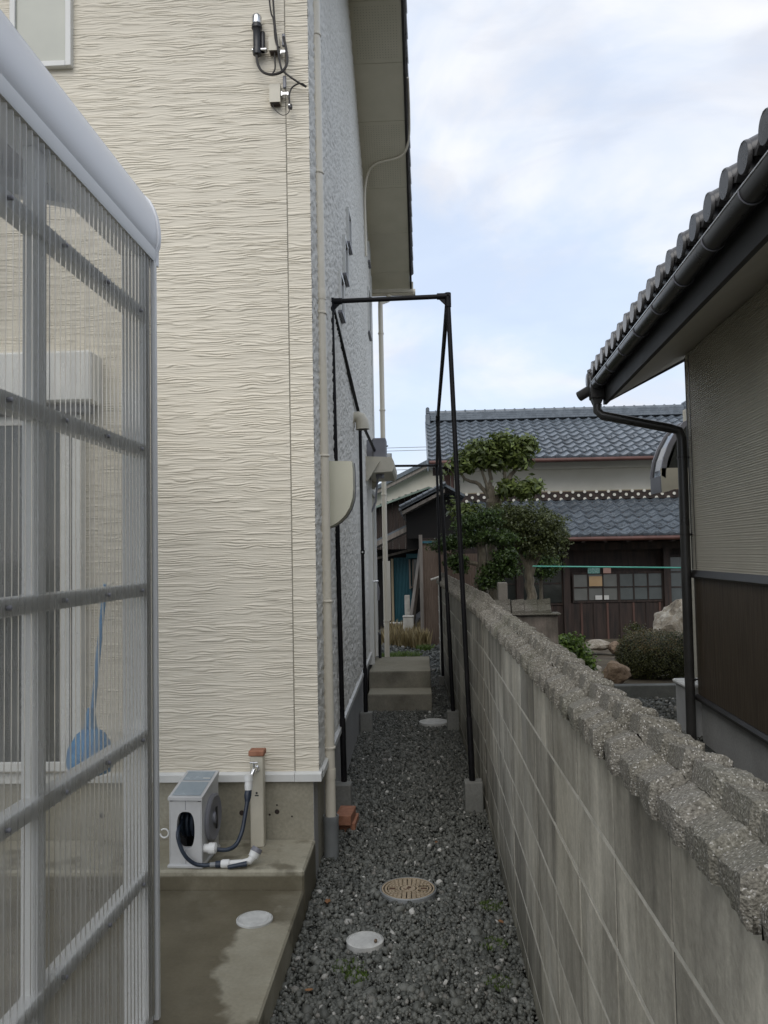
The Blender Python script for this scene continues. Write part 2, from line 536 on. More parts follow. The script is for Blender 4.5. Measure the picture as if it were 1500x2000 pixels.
def slab_mat():
    m, t, b = mk('damp_patio_concrete')
    N = NT(t)
    xs = N.sep()
    big = N.noise(3.2, 6, 0.6)
    fine = N.noise(70, 4, 0.6)
    # dry island near the right front edge of the slab, where rain dried first
    vm = N.n('ShaderNodeVectorMath', operation='SUBTRACT')
    N.l(N.geo.outputs['Position'], vm.inputs[0])
    vm.inputs[1].default_value = (-0.655, 3.35, 0.13)
    vs = N.n('ShaderNodeVectorMath', operation='MULTIPLY')
    N.l(vm.outputs[0], vs.inputs[0])
    vs.inputs[1].default_value = (3.4, 1.75, 0)
    ln = N.n('ShaderNodeVectorMath', operation='LENGTH')
    N.l(vs.outputs[0], ln.inputs[0])
    d = N.math('ADD', ln.outputs['Value'], N.math('MULTIPLY_ADD', N.noise(5.5, 4, 0.5), 1.5, -0.75))
    dry = N.ramp(d, [(0.54, 0.85), (0.70, 0.0)])
    dry2 = N.ramp(N.noise(2.6, 6, 0.62, (1, 1, 1)), [(0.50, 0.0), (0.70, 0.6)])
    dryA = N.math('MAXIMUM', dry, N.math('MULTIPLY', dry2, 0.5))
    # upper strip is mostly dry
    up = N.ramp(xs[2], [(0.19, 0.0), (0.20, 1.0)])
    stain = N.ramp(N.noise(5, 5, 0.6), [(0.50, 1.0), (0.62, 0.25)])
    dryA = N.math('MAXIMUM', dryA, N.math('MULTIPLY', up, stain))
    wetc = N.ramp(big, [(0.3, (0.085, 0.072, 0.042)), (0.7, (0.15, 0.13, 0.085))])
    dryc = N.ramp(big, [(0.3, (0.27, 0.245, 0.175)), (0.7, (0.40, 0.375, 0.29))])
    col = N.mix(dryA, wetc, dryc)
    col = N.mix(0.3, col, N.ramp(fine, [(0.3, 0.5), (0.7, 1.0)]), 'MULTIPLY')
    N.l(col, b.inputs['Base Color'])
    N.l(N.math('MULTIPLY_ADD', dryA, 0.35, 0.5), b.inputs['Roughness'])
    N.l(N.bump(fine, 0.25, 0.003), b.inputs['Normal'])
    return m
M['slab'] = slab_mat()

def gravel_mat(name, base, hi, wlo):
    m, t, b = mk(name)
    N = NT(t)
    a = N.n('ShaderNodeAttribute', attribute_name='rnd')
    col = N.ramp(a.outputs['Fac'], [(0.0, base), (0.5, tuple((x + y) / 2 for x, y in zip(base, hi))), (0.93, hi), (wlo, (0.16, 0.15, 0.13)), (1.0, (0.55, 0.54, 0.5))])
    col = N.mix(0.4, col, N.ramp(N.noise(120, 3, 0.6), [(0.35, 0.55), (0.65, 1.0)]), 'MULTIPLY')
    N.l(col, b.inputs['Base Color'])
    b.inputs['Roughness'].default_value = 0.6
    return m
M['gravel'] = gravel_mat('crushed_grey_gravel', (0.052, 0.055, 0.047), (0.165, 0.168, 0.148), 0.972)
M['gravelbed'] = surf('gravel_bed_fines', (0.02, 0.022, 0.019), (0.07, 0.074, 0.066), 45, 0.9, bump=1.0, bscale=60, bdist=0.02)
M['farground'] = surf('far_ground', (0.05, 0.05, 0.04), (0.09, 0.09, 0.07), 0.5, 0.95)

def leaf_mat(name, dark, light, trans=0.25, rough=0.45):
    m, t, b = mk(name)
    N = NT(t)
    a = N.n('ShaderNodeAttribute', attribute_name='rnd')
    col = N.ramp(a.outputs['Fac'], [(0.0, dark), (0.75, light), (1.0, tuple(min(1, 1.5 * c) for c in light))])
    N.l(col, b.inputs['Base Color'])
    b.inputs['Roughness'].default_value = rough
    tr = N.n('ShaderNodeBsdfTranslucent')
    N.l(col, tr.inputs[0])
    mx = N.n('ShaderNodeMixShader')
    mx.inputs[0].default_value = trans
    N.l(b.outputs[0], mx.inputs[1])
    N.l(tr.outputs[0], mx.inputs[2])
    N.l(mx.outputs[0], t.nodes['Material Output'].inputs[0])
    return m
M['leafA'] = leaf_mat('bright_glossy_leaves', (0.045, 0.068, 0.014), (0.155, 0.195, 0.05))
M['leafB'] = leaf_mat('olive_fine_leaves', (0.040, 0.052, 0.016), (0.11, 0.13, 0.045))
M['leafC'] = leaf_mat('dark_podocarpus_leaves', (0.022, 0.042, 0.012), (0.075, 0.12, 0.028))
M['leafD'] = leaf_mat('fresh_bush_leaves', (0.05, 0.09, 0.015), (0.14, 0.22, 0.04))
M['leafH'] = leaf_mat('clipped_hedge_leaves', (0.035, 0.042, 0.012), (0.10, 0.105, 0.036))
M['leafT'] = leaf_mat('rusty_hedge_tips', (0.09, 0.065, 0.022), (0.17, 0.125, 0.045))
M['dry'] = leaf_mat('dry_weeds', (0.16, 0.12, 0.055), (0.36, 0.29, 0.15))
M['grass'] = leaf_mat('small_green_weeds', (0.05, 0.08, 0.015), (0.11, 0.17, 0.03))

def glass_mat(name, col, rough=0.08, opacity=1.0):
    m, t, b = mk(name)
    b.inputs['Base Color'].default_value = (*col, 1)
    b.inputs['Roughness'].default_value = rough
    b.inputs['Specular IOR Level'].default_value = 0.8
    N = NT(t)
    f = N.noise(3, 3, 0.5)
    N.l(N.ramp(f, [(0.3, tuple(c * 0.8 for c in col)), (0.7, col)]), b.inputs['Base Color'])
    return m
M['frosted'] = glass_mat('frosted_window_glass', (0.42, 0.43, 0.36), 0.35)
M['dkglass'] = glass_mat('dark_window_glass', (0.03, 0.034, 0.032), 0.06)
M['oldglass'] = glass_mat('old_grey_glass', (0.10, 0.115, 0.115), 0.15)

def poly_mat():
    m, t, b = mk('corrugated_clear_polycarbonate')
    N = NT(t)
    t.nodes.remove(b)
    tr = N.n('ShaderNodeBsdfTransparent')
    tr.inputs[0].default_value = (0.90, 0.89, 0.86, 1)
    gl = N.n('ShaderNodeBsdfGlossy')
    gl.inputs['Roughness'].default_value = 0.09
    gl.inputs['Color'].default_value = (1, 1, 1, 1)
    df = N.n('ShaderNodeBsdfDiffuse')
    df.inputs[0].default_value = (0.62, 0.61, 0.57, 1)
    tl = N.n('ShaderNodeBsdfTranslucent')
    tl.inputs[0].default_value = (0.75, 0.74, 0.70, 1)
    haz = N.n('ShaderNodeMixShader')
    haz.inputs[0].default_value = 0.5
    N.l(df.outputs[0], haz.inputs[1])
    N.l(tl.outputs[0], haz.inputs[2])
    dirt = N.math('MULTIPLY_ADD', N.ramp(N.noise(4, 5, 0.6, (1, 6, 0.6)), [(0.35, 0.0), (0.7, 1.0)]), 0.18, 0.23)
    # ridge glints and dark flute edges painted as haze and tint by viewing angle
    lw = N.n('ShaderNodeLayerWeight')
    lw.inputs[0].default_value = 0.5
    edge = N.math('POWER', lw.outputs['Facing'], 2.6)
    N.l(N.mix(edge, (0.90, 0.89, 0.86), (0.42, 0.41, 0.38)), tr.inputs[0])
    mixh = N.n('ShaderNodeMixShader')
    N.l(N.math('ADD', dirt, N.math('MULTIPLY', edge, 0.85)), mixh.inputs[0])
    N.l(tr.outputs[0], mixh.inputs[1])
    N.l(haz.outputs[0], mixh.inputs[2])
    fr = N.n('ShaderNodeFresnel')
    fr.inputs[0].default_value = 1.55
    mixg = N.n('ShaderNodeMixShader')
    N.l(fr.outputs[0], mixg.inputs[0])
    N.l(mixh.outputs[0], mixg.inputs[1])
    N.l(gl.outputs[0], mixg.inputs[2])
    N.l(mixg.outputs[0], t.nodes['Material Output'].inputs[0])
    return m
M['poly'] = poly_mat()

def brick_relief(name, c1, c2, w_, h_):
    m, t, b = mk(name)
    N = NT(t)
    N.l(N.ramp(N.noise(2, 4), [(0.3, c1), (0.7, c2)]), b.inputs['Base Color'])
    b.inputs['Roughness'].default_value = 0.6
    mp = N.n('ShaderNodeCombineXYZ')
    s = N.n('ShaderNodeSeparateXYZ')
    N.l(N.co.outputs['Object'], s.inputs[0])
    N.l(s.outputs[1], mp.inputs[0])
    N.l(s.outputs[2], mp.inputs[1])
    br = N.n('ShaderNodeTexBrick')
    N.l(mp.outputs[0], br.inputs['Vector'])
    br.inputs['Color1'].default_value = (1, 1, 1, 1)
    br.inputs['Color2'].default_value = (0.6, 0.6, 0.6, 1)
    br.inputs['Mortar'].default_value = (0, 0, 0, 1)
    br.inputs['Scale'].default_value = 1.0
    br.inputs['Mortar Size'].default_value = 0.0028
    br.inputs['Mortar Smooth'].default_value = 0.35
    br.inputs['Brick Width'].default_value = w_
    br.inputs['Row Height'].default_value = h_
    h = N.math('ADD', N.n('ShaderNodeRGBToBW').outputs[0], 0)
    bw = N.n('ShaderNodeRGBToBW')
    N.l(br.outputs[0], bw.inputs[0])
    h = N.math('ADD', bw.outputs[0], N.math('MULTIPLY', N.noise(150, 3), 0.5))
    N.l(N.bump(h, 1.0, 0.008), b.inputs['Normal'])
    return m
M['rsiding'] = brick_relief('beige_strip_siding', (0.66, 0.61, 0.49), (0.73, 0.675, 0.55), 0.16, 0.027)

def groove_mat():
    m, t, b = mk('brown_grooved_siding')
    N = NT(t)
    N.l(N.ramp(N.noise(5, 5, 0.6, (1, 6, 0.5)), [(0.3, (0.05, 0.036, 0.022)), (0.7, (0.10, 0.075, 0.05))]), b.inputs['Base Color'])
    b.inputs['Roughness'].default_value = 0.5
    N.l(N.bump(N.noise(1, 3, 0.5, (60, 60, 1.0), world=True), 0.8, 0.006), b.inputs['Normal'])
    return m
M['wains'] = groove_mat()

# ================================================================== GROUND
# one sheet out to the horizon
mb = MB()
mb.add([(-900, -900, -0.42), (900, -900, -0.42), (900, 1600, -0.42), (-900, 1600, -0.42)], [(0, 1, 2, 3)])
struct('ground', mb, M['farground'])

def wall_x(y):      # lane face of the block wall; it bends left after 5.4 m
    return 0.392 if y < 5.4 else 0.392 - 0.0245 * (y - 5.4) - 0.0018 * (y - 5.4) ** 2 * 0
def side_x(y):      # face of the long wall of the cream house, turned slightly off the lane
    return -0.575 - 0.0105 * (y - 4.5)

def lane_z(y):      # lane rises a little at the far end
    return 0.0 if y < 11.5 else min(0.14, (y - 11.5) * 0.04)
# gravel bed under the stones
ys = np.linspace(-1.5, 19, 60)
xs_ = np.linspace(-1.1, 0.62, 24)
P = np.zeros((len(ys), len(xs_), 3))
for i, y in enumerate(ys):
    P[i, :, 0] = xs_
    P[i, :, 1] = y
    P[i, :, 2] = lane_z(y) - 0.012
tag(obj('gravel_lane_bed', gridmesh('gravel_lane_bed', P, M['gravelbed']), None), None, kind='structure')

ICO = None
def stones(name, mat, n, fx, fz, size, seed, excl=()):
    """n angular stones; fx(rng)-> x,y arrays"""
    bm = bmesh.new()
    bmesh.ops.create_icosphere(bm, subdivisions=1, radius=1)
    bv = np.array([v.co[:] for v in bm.verts])
    bf = np.array([[v.index for v in f.verts] for f in bm.faces])
    bm.free()
    r = np.random.default_rng(seed)
    x, y = fx(r, n)
    keep = np.ones(len(x), bool)
    for (ex, ey, er) in excl:
        keep &= (x - ex) ** 2 + (y - ey) ** 2 > er ** 2
    x, y = x[keep], y[keep]
    n = len(x)
    s = size * np.exp(r.normal(0, 0.36, n))
    V = bv[None] * (1 + r.normal(0, 0.20, (n, len(bv), 1)))
    V = V * s[:, None, None] * r.uniform(0.55, 1.15, (n, 1, 3))
    # random rotations
    q = r.normal(size=(n, 4))
    q /= np.linalg.norm(q, axis=1, keepdims=True)
    a, b, c, d = q.T
    Rm = np.stack([np.stack([a*a+b*b-c*c-d*d, 2*(b*c-a*d), 2*(b*d+a*c)], -1),
                   np.stack([2*(b*c+a*d), a*a-b*b+c*c-d*d, 2*(c*d-a*b)], -1),
                   np.stack([2*(b*d-a*c), 2*(c*d+a*b), a*a-b*b-c*c+d*d], -1)], 1)
    V = np.einsum('nij,nkj->nki', Rm, V)
    V[:, :, 0] += x[:, None]
    V[:, :, 1] += y[:, None]
    V[:, :, 2] += (fz(x, y) + r.uniform(-0.004, 0.010, n))[:, None]
    Fc = (bf[None] + (np.arange(n) * len(bv))[:, None, None]).reshape(-1, 3)
    rnd = np.repeat(r.random(n), len(bv))
    return obj(name, polymesh(name, V.reshape(-1, 3), Fc, mat, 3, rnd), None)

COVERS = [(-0.105, 4.277, 0.150), (-0.287, 3.717, 0.095), (0.092, 8.40, 0.165)]
def lane_pts(r, n):
    # denser close to the camera, where single stones show
    u = r.random(n)
    y = 2.3 * (11.8 / 2.3) ** (u ** 0.9)
    x = r.uniform(0, 1, n)
    x0 = np.where(y < 4.45, -0.59, side_x(y) - 0.035)
    x1 = wall_x_np(y) - 0.0
    return x0 + (x1 - x0) * x, y
def wall_x_np(y):
    return np.where(y < 5.4, 0.392, 0.392 - 0.0245 * (y - 5.4))
lz = np.vectorize(lane_z)
g = stones('gravel', M['gravel'], 47000, lane_pts, lambda x, y: lz(y), 0.0091, 3, COVERS)
tag(g, 'dark grey crushed gravel filling the narrow lane', 'gravel', kind='stuff')
def far_pts(r, n):
    y = r.uniform(11.8, 18.5, n)
    return r.uniform(-0.9, 0.5, n), y
g = stones('rear_gravel', M['gravel'], 3000, far_pts, lambda x, y: lz(y), 0.02, 5)
tag(g, 'gravel behind the concrete steps at the far end of the lane', 'gravel', kind='stuff')

# patches of small weeds in the gravel and the weedy ground at the far end
def tufts(name, mat, spots, n, h, seed, label, cat, spread=1.0):
    r = np.random.default_rng(seed)
    V, F, A = [], [], []
    for (cx, cy, rad, z) in spots:
        for k in range(n):
            a = r.uniform(0, 2 * PI)
            q = rad * math.sqrt(r.random())
            x, y = cx + q * math.cos(a), cy + q * math.sin(a)
            hh = h * r.uniform(0.4, 1.2)
            l = r.uniform(-1, 1, 2) * hh * 0.5 * spread
            wd = hh * 0.05 + 0.0015
            t = r.uniform(0, PI)
            o = len(V)
            V += [(x - wd * math.cos(t), y - wd * math.sin(t), z), (x + wd * math.cos(t), y + wd * math.sin(t), z),
                  (x + l[0] * 0.5 + wd * 0.8 * math.cos(t), y + l[1] * 0.5 + wd * 0.8 * math.sin(t), z + hh * 0.6),
                  (x + l[0], y + l[1], z + hh)]
            F += [(o, o + 1, o + 2), (o, o + 2, o + 3)]
            A += [r.random()] * 4
    ob = obj(name, polymesh(name, np.array(V), np.array(F), mat, 3, np.array(A)), None)
    return tag(ob, label, cat, kind='stuff')
tufts('weeds', M['grass'], [(-0.34, 3.50, 0.07, 0.005), (-0.30, 3.42, 0.05, 0.005), (0.30, 4.10, 0.06, 0.005), (0.28, 3.7, 0.06, 0.005), (0.18, 3.0, 0.05, 0.005), (0.02, 3.02, 0.04, 0.005), (0.27, 3.38, 0.06, 0.005)], 330, 0.016, 4,
      'tiny green weeds sprouting between the gravel stones', 'weeds')
tufts('dry_grass', M['dry'], [(-0.42, 14.6, 0.32, 0.1), (-0.2, 14.9, 0.3, 0.1), (-0.35, 15.6, 0.35, 0.14), (-0.05, 14.2, 0.16, 0.1)], 420, 0.30, 8,
      'tall dry brown weeds behind the concrete steps', 'weeds', 0.7)
tufts('green_grass', M['grass'], [(-0.5, 13.2, 0.2, 0.06), (-0.25, 13.3, 0.22, 0.06), (0.02, 14.0, 0.14, 0.09), (0.08, 14.8, 0.1, 0.1)], 500, 0.09, 9,
      'low green weeds at the foot of the dry weeds', 'weeds', 1.5)

r_ = np.random.default_rng(77)
for i, (x, y, lb, sz_) in enumerate(((-0.50, 4.12, 'curled orange-brown fallen leaf by the slab edge', 0.030), (-0.48, 3.30, 'small yellow-brown fallen leaf near the white lid', 0.020), (0.05, 4.95, 'tiny dry leaf in the middle of the gravel beyond the manhole cover', 0.018), (0.33, 3.9, 'dry leaf at the foot of the block wall', 0.022))):
    P = np.zeros((4, 5, 3))
    for a in range(4):
        for b in range(5):
            t, u = a / 3 - 0.5, b / 4 - 0.5
            P[a, b] = (u * sz_ * 1.6, t * sz_ * (1 - 2.6 * u * u), 0.010 + abs(t) * sz_ * 0.5 + 0.3 * sz_ * u * u)
    o_ = obj('fallen_leaf', gridmesh('fallen_leaf', P, M['deadleaf']), None, loc=(x, y, 0.006), rz=float(r_.uniform(0, 6)))
    tag(o_, lb, 'leaf', 'fallen leaves in the gravel')
# neighbour's garden ground
mb = MB()
def gz(y):
    return 0.0 if y < 9.8 else max(-0.15, 0.09 - (y - 10.0) * 0.035)
yy = [-2, 9.8, 9.801, 10.5, 12, 14, 16, 18, 26]
zz = [-0.01, -0.01, 0.09, 0.08, 0.02, -0.05, -0.12, -0.15, -0.15]
for i in range(2, len(yy) - 1):
    mb.add([(0.3, yy[i], zz[i]), (12, yy[i], zz[i]), (12, yy[i + 1], zz[i + 1]), (0.3, yy[i + 1], zz[i + 1])], [(0, 1, 2, 3)])
struct('garden_soil', mb, M['soil'])
mb = MB().add([(0.50, -2, -0.012), (12, -2, -0.012), (12, 9.8, -0.012), (0.2, 9.8, -0.012)], [(0, 1, 2, 3)])
struct('neighbour_gravel_bed', mb, M['gravelbed'])
g = stones('neighbour_gravel', M['gravel'], 15000, lambda r, n: (lambda yy_: (r.uniform(0, 1, n) * (2.9 - 0.52 - np.where(yy_ < 7.5, 0.75, 0)) + 0.52, yy_))(r.uniform(1.5, 9.66, n)), lambda x, y: 0 * x, 0.0175, 6)
tag(g, 'grey gravel in the neighbouring yard in front of the low curb', 'gravel', kind='stuff')
mb = MB().box(0.6, 5.0, 9.66, 9.80, -0.1, 0.155, 0.008)
o = obj('garden_curb', mb, M['curb'])
tag(o, 'low concrete curb edging the raised garden bed', 'curb')

# ================================================================== CREAM HOUSE
ZB = 0.575     # bottom of siding
YF = 4.42      # front wall face
house = thing('two_storey_house', 'cream sided two-storey house on the left with a wide overhanging eave', 'house', (-0.6, 4.45, 0))
HP = house.location.copy()
def hobj(name, mb, mat, smooth=False, parent=None):
    """geometry in world coordinates, parented to the house"""
    o = obj(name, mb, mat, parent or house, smooth)
    if parent is None:
        o.location = -HP
    return o
def relief(x0, x1, z0, z1, dx, dz, seed, yface, shift=0.0):
    nx = int((x1 - x0) / dx) + 1
    nz = int((z1 - z0) / dz) + 1
    X, Z = np.meshgrid(np.linspace(x0, x1, nx), np.linspace(z0, z1, nz))
    ph = Z / 0.0132 + 0.6 * (vnoise(X / 0.33 + shift, Z / 0.05, seed) - 0.5) + 1.5 * (vnoise(X / 0.10 + shift, Z / 0.0125, seed + 1) - 0.5) + 0.35 * (vnoise(X / 0.035, Z / 0.012, seed + 2) - 0.5)
    t = ph - np.floor(ph)
    # each ledge leans out towards its top and is undercut by a sharp groove
    saw = np.where(t < 0.76, (t / 0.76) ** 1.2, 1 - ((t - 0.76) / 0.24))
    amp = 0.0012 + 0.0044 * np.clip(vnoise(X / 0.13 + 9, Z / 0.018, seed + 3) * 1.7 - 0.35, 0, 1)
    h = (1 - saw) * amp
    P = np.stack([X, np.full_like(X, yface) + 0.004 - h, Z], -1)
    return P
P = relief(-4.6, -2.603, ZB, 5.6, 0.022, 0.0040, 31, YF)
o = hobj('siding_panel', gridmesh('siding_panel', P, M['cream']), None)
P = relief(-2.597, -0.704, ZB, 5.25, 0.0125, 0.0024, 11, YF)
o = hobj('siding_panel', gridmesh('siding_panel', P, M['cream']), None)
P = relief(-0.697, -0.572, ZB, 5.25, 0.008, 0.0024, 21, YF, 50)
o = hobj('siding_panel', gridmesh('siding_panel', P, M['cream']), None)
# wall body behind the siding (roof line drawn below)
YR, YE = 7.95, 12.1
SL = 0.383
def roof_z(y):     # underside of rake soffit
    return 5.69 + SL * (YE - y) if y > YR else 5.69 + SL * (YE - YR) - SL * (YR - y)
ysd = np.linspace(YF + 0.006, 11.75, 430)
zsd = np.arange(ZB, 7.45, 0.0088)
YY, ZZ = np.meshgrid(ysd, zsd)
rzv = np.where(YY > YR, 5.69 + SL * (YE - YY), 5.69 + SL * (YE - YR) - SL * (YR - YY)) + 0.02
ZZ = np.minimum(ZZ, rzv)
UU, VV = YY * 0.80 + ZZ * 0.60, -YY * 0.60 + ZZ * 0.80
hh = 0.6 * vnoise(UU / 0.040, VV / 0.0155, 91) + 0.4 * vnoise(UU / 0.028 + 7, VV / 0.012, 92)
hh = np.clip((hh - 0.40) / 0.22, 0, 1)
XX = -0.575 - 0.0105 * (YY - 4.5) + 0.0085 * hh - 0.004
hobj('side_wall', gridmesh('side_wall', np.stack([XX, YY, ZZ], -1), M['stucco'], True), None)
mb = MB()
mb.box(-4.6, -0.585, YF + 0.012, YF + 0.05, ZB, 5.9)
mb.box(-4.6, -0.68, 11.6, 11.72, 0.3, 6.0)
mb.box(-4.75, -4.6, YF, 11.7, 0, 6.5)
hobj('wall_core', mb, M['mould'])
# base trim (drip edge), front and side
mb = MB()
mb.prism([(YF - 0.028, 0.53), (YF - 0.028, 0.566), (YF - 0.012, 0.577), (YF + 0.06, 0.577), (YF + 0.06, 0.53)], 'X', -4.6, -0.70)
hobj('base_trim', mb, M['cream_trim'])
mb = MB()
mb.prism([(YF - 0.0285, 0.5295), (YF - 0.0285, 0.567), (YF - 0.012, 0.5775), (YF + 0.06, 0.5775), (YF + 0.06, 0.5295)], 'X', -0.698, -0.556)
hobj('base_trim', mb, M['cream_trim'])
mb = MB()
a, b = YF + 0.0605, 11.75
xa, xb = side_x(a), side_x(b)
for (o0, o1) in ((0.0, 0.024),):
    mb.add([(xa - 0.03, a, 0.53), (xa + 0.022, a, 0.53), (xa + 0.022, a, 0.565), (xa - 0.03, a, 0.58),
            (xb - 0.03, b, 0.53), (xb + 0.022, b, 0.53), (xb + 0.022, b, 0.565), (xb - 0.03, b, 0.58)],
           [(0, 1, 2, 3), (4, 7, 6, 5), (0, 4, 5, 1), (1, 5, 6, 2), (2, 6, 7, 3), (3, 7, 4, 0)])
hobj('base_trim', mb, M['cream_trim'])
# foundation
mb = MB().box(-4.6, -0.604, YF + 0.0, 4.9, -0.3, 0.5305)
hobj('foundation', mb, M['found'])
mb = MB()
a, b = YF + 0.001, 11.70
xa, xb = side_x(a) - 0.028, side_x(b) - 0.028
mb.add([(xa - 0.2, a, -0.3), (xa, a, -0.3), (xa, a, 0.532), (xa - 0.2, a, 0.532), (xb - 0.2, b, -0.3), (xb, b, -0.3), (xb, b, 0.532), (xb - 0.2, b, 0.532)],
       [(0, 1, 2, 3), (4, 7, 6, 5), (0, 4, 5, 1), (1, 5, 6, 2), (2, 6, 7, 3), (3, 7, 4, 0)])
hobj('foundation', mb, M['found_side'])
for (x, z, r_) in ((-0.99, 0.36, 0.014), (-0.80, 0.365, 0.013), (-1.36, 0.36, 0.014), (-1.75, 0.35, 0.014), (-0.84, 0.35, 0.006), (-0.80, 0.40, 0.005), (-0.72, 0.34, 0.005)):
    mb = MB().lathe([(r_, YF - 0.0015), (r_ * 0.6, YF - 0.002)], (x, 0, z), 'Y', 12)
    hobj('tie_hole', mb, M['oldwood'])
# rake soffit in panels, fascia, tiles
edges = [4.0, 4.9, 5.8, 6.9, 7.95, 8.6, 9.30, 10.25, 11.0, 11.75, 12.1]
XO = -0.085
for i in range(len(edges) - 1):
    a, b = edges[i] + 0.003, edges[i + 1] - 0.003
    za, zb = roof_z(a), roof_z(b)
    xi0, xi1 = side_x(a) - 0.03, side_x(b) - 0.03
    mb = MB()
    mb.add([(xi0, a, za), (XO, a, za), (XO, b, zb), (xi1, b, zb), (xi0, a, za + 0.02), (XO, a, za + 0.02), (XO, b, zb + 0.02), (xi1, b, zb + 0.02)],
           [(0, 3, 2, 1), (4, 5, 6, 7), (0, 1, 5, 4), (1, 2, 6, 5), (2, 3, 7, 6), (3, 0, 4, 7)])
    hobj('soffit_panel', mb, M['soffit'])
    if i in (4, 6):    # perforated vent panels
        hl = MB()
        for p in np.arange(a + 0.05, b - 0.04, 0.028):
            for q in np.arange(side_x(p) + 0.05, XO - 0.05, 0.03):
                z = roof_z(p) - 0.0015
                hl.add([(q, p, z), (q + 0.005, p, z), (q + 0.005, p + 0.005, roof_z(p + 0.005) - 0.0015), (q, p + 0.005, roof_z(p + 0.005) - 0.0015)], [(0, 1, 2, 3)])
        oo = hobj('vent_holes', hl, M['oldwood'])
        oo['kind'] = 'stuff'
def slopebox(x0, x1, ya, yb, d0, d1):
    m_ = MB()
    za, zb = roof_z(ya), roof_z(yb)
    m_.add([(x0, ya, za + d0), (x1, ya, za + d0), (x1, yb, zb + d0), (x0, yb, zb + d0), (x0, ya, za + d1), (x1, ya, za + d1), (x1, yb, zb + d1), (x0, yb, zb + d1)],
           [(0, 3, 2, 1), (4, 5, 6, 7), (0, 1, 5, 4), (1, 2, 6, 5), (2, 3, 7, 6), (3, 0, 4, 7)])
    return m_
for a, b in ((YR, YE), (3.9, YR)):
    hobj('rake_board', slopebox(XO + 0.002, XO + 0.030, a, b, -0.012, 0.16), M['darkmetal'])
    hobj('roof', slopebox(-4.9, XO - 0.0, a, b, 0.025, 0.15), M['tilebrown'])
rake_tile = MB().tube([(0, 0, 0), (0, 0.30, -0.30 * SL * 0.86)], [0.052, 0.060], 10)
rme = newmesh('rake_tile', rake_tile, M['tilebrown'], True)
k = YR + 0.02
while k < YE - 0.1:
    obj('rake_tile', rme, None, house, loc=Vector((XO + 0.005, k, roof_z(k) + 0.19)) - HP)
    k += 0.27
mb = MB().box(-4.8, XO + 0.05, YE - 0.01, YE + 0.02, roof_z(YE) - 0.05, roof_z(YE) + 0.1)
hobj('fascia', mb, M['mould'])
mb = MB().tube([(-4.8, YE + 0.08, 5.66), (XO + 0.08, YE + 0.08, 5.66)], 0.05, 12)
hobj('gutter', mb, M['pvc'], True)
# back downpipe at the far corner
fpx, fpy = -0.53, 12.02
mb = MB().tube([(-0.40, YE + 0.06, 5.62), (-0.42, YE + 0.04, 5.54), (fpx, fpy, 5.46), (fpx, fpy, 5.30), (fpx, fpy, 0.10)], 0.037, 14)
dp = hobj('downpipe', mb, M['pvc'], True)
for z in (5.0, 3.85, 2.6, 0.75):
    hobj('pipe_bracket', MB().lathe([(0.044, -0.012), (0.046, 0), (0.044, 0.012)], (fpx, fpy, z), 'Z', 16), M['pvc'], True, dp)
# thicker lower cover of the far pipe and its companion
mb = MB().tube([(fpx + 0.012, fpy + 0.05, 1.62), (fpx + 0.012, fpy + 0.05, 0.75)], 0.055, 12)
hobj('pipe_cover', mb, M['pvc'], True)
# near downpipe
px_, py_ = -0.553, 4.77
mb = MB().tube([(-0.575, py_, 5.75), (-0.553, py_, 0.20)], 0.0305, 20)
dp = hobj('downpipe', mb, M['pvc'], True)
for z in (4.86, 4.01, 3.16, 2.31, 1.46, 0.62):
    xx = px_ - 0.022 * (z - 0.2) / 5.5
    mb = MB().lathe([(0.0325, -0.007), (0.036, -0.004), (0.036, 0.004), (0.0325, 0.007)], (xx, py_, z), 'Z', 20)
    mb.tube([(xx - 0.03, py_, z), (side_x(py_) - 0.005, py_, z)], 0.006, 8)
    hobj('pipe_bracket', mb, M['pvc'], True, dp)
for z in (0.47, 3.27):
    xx = px_ - 0.022 * (z - 0.2) / 5.5
    hobj('pipe_joint', MB().lathe([(0.033, -0.03), (0.034, -0.02), (0.034, 0.02), (0.033, 0.03)], (xx, py_, z), 'Z', 20), M['pvc'], True, dp)
mb = MB().lathe([(0.042, -0.05), (0.044, 0.205), (0.046, 0.21), (0.046, 0.235), (0.040, 0.235), (0.040, 0.10)], (px_ + 0.001, py_, 0.0), 'Z', 22)
hobj('pipe_sleeve', mb, M['pvc_grey'], True, dp)
# windows on the front wall: upper frosted one, lower shutter window seen through the lean-to
def front_window(x0, x1, z0, z1, fw, fm, gm, yout=0.035, mull=None):
    mb = MB()
    y0, y1 = YF - yout, YF + 0.02
    mb.box(x0, x0 + fw, y0, y1, z0, z1, 0.003).box(x1 - fw, x1, y0, y1, z0, z1, 0.003)
    mb.box(x0 + fw, x1 - fw, y0 + 0.001, y1, z0, z0 + fw, 0.003).box(x0 + fw, x1 - fw, y0 + 0.001, y1, z1 - fw, z1, 0.003)
    if mull:
        for q in mull:
            mb.box(q - fw * 0.45, q + fw * 0.45, y0 + 0.004, y1, z0 + fw, z1 - fw)
    f = hobj('window', mb, fm)
    hobj('pane', MB().box(x0 + fw, x1 - fw, YF - yout + 0.015, YF - yout + 0.02, z0 + fw, z1 - fw), gm, False, f)
    return f
front_window(-2.262, -1.908, 4.505, 5.45, 0.033, M['cream_trim'], M['frosted'])
wf = front_window(-3.5, -1.84, 0.60, 2.52, 0.05, M['white'], M['dkglass'], 0.06, [-1.93, -2.7])
mb = MB().box(-3.6, -1.745, YF - 0.16, YF - 0.001, 2.575, 2.852, 0.012)
sb = hobj('shutter_box', mb, M['white'])
mb = MB()
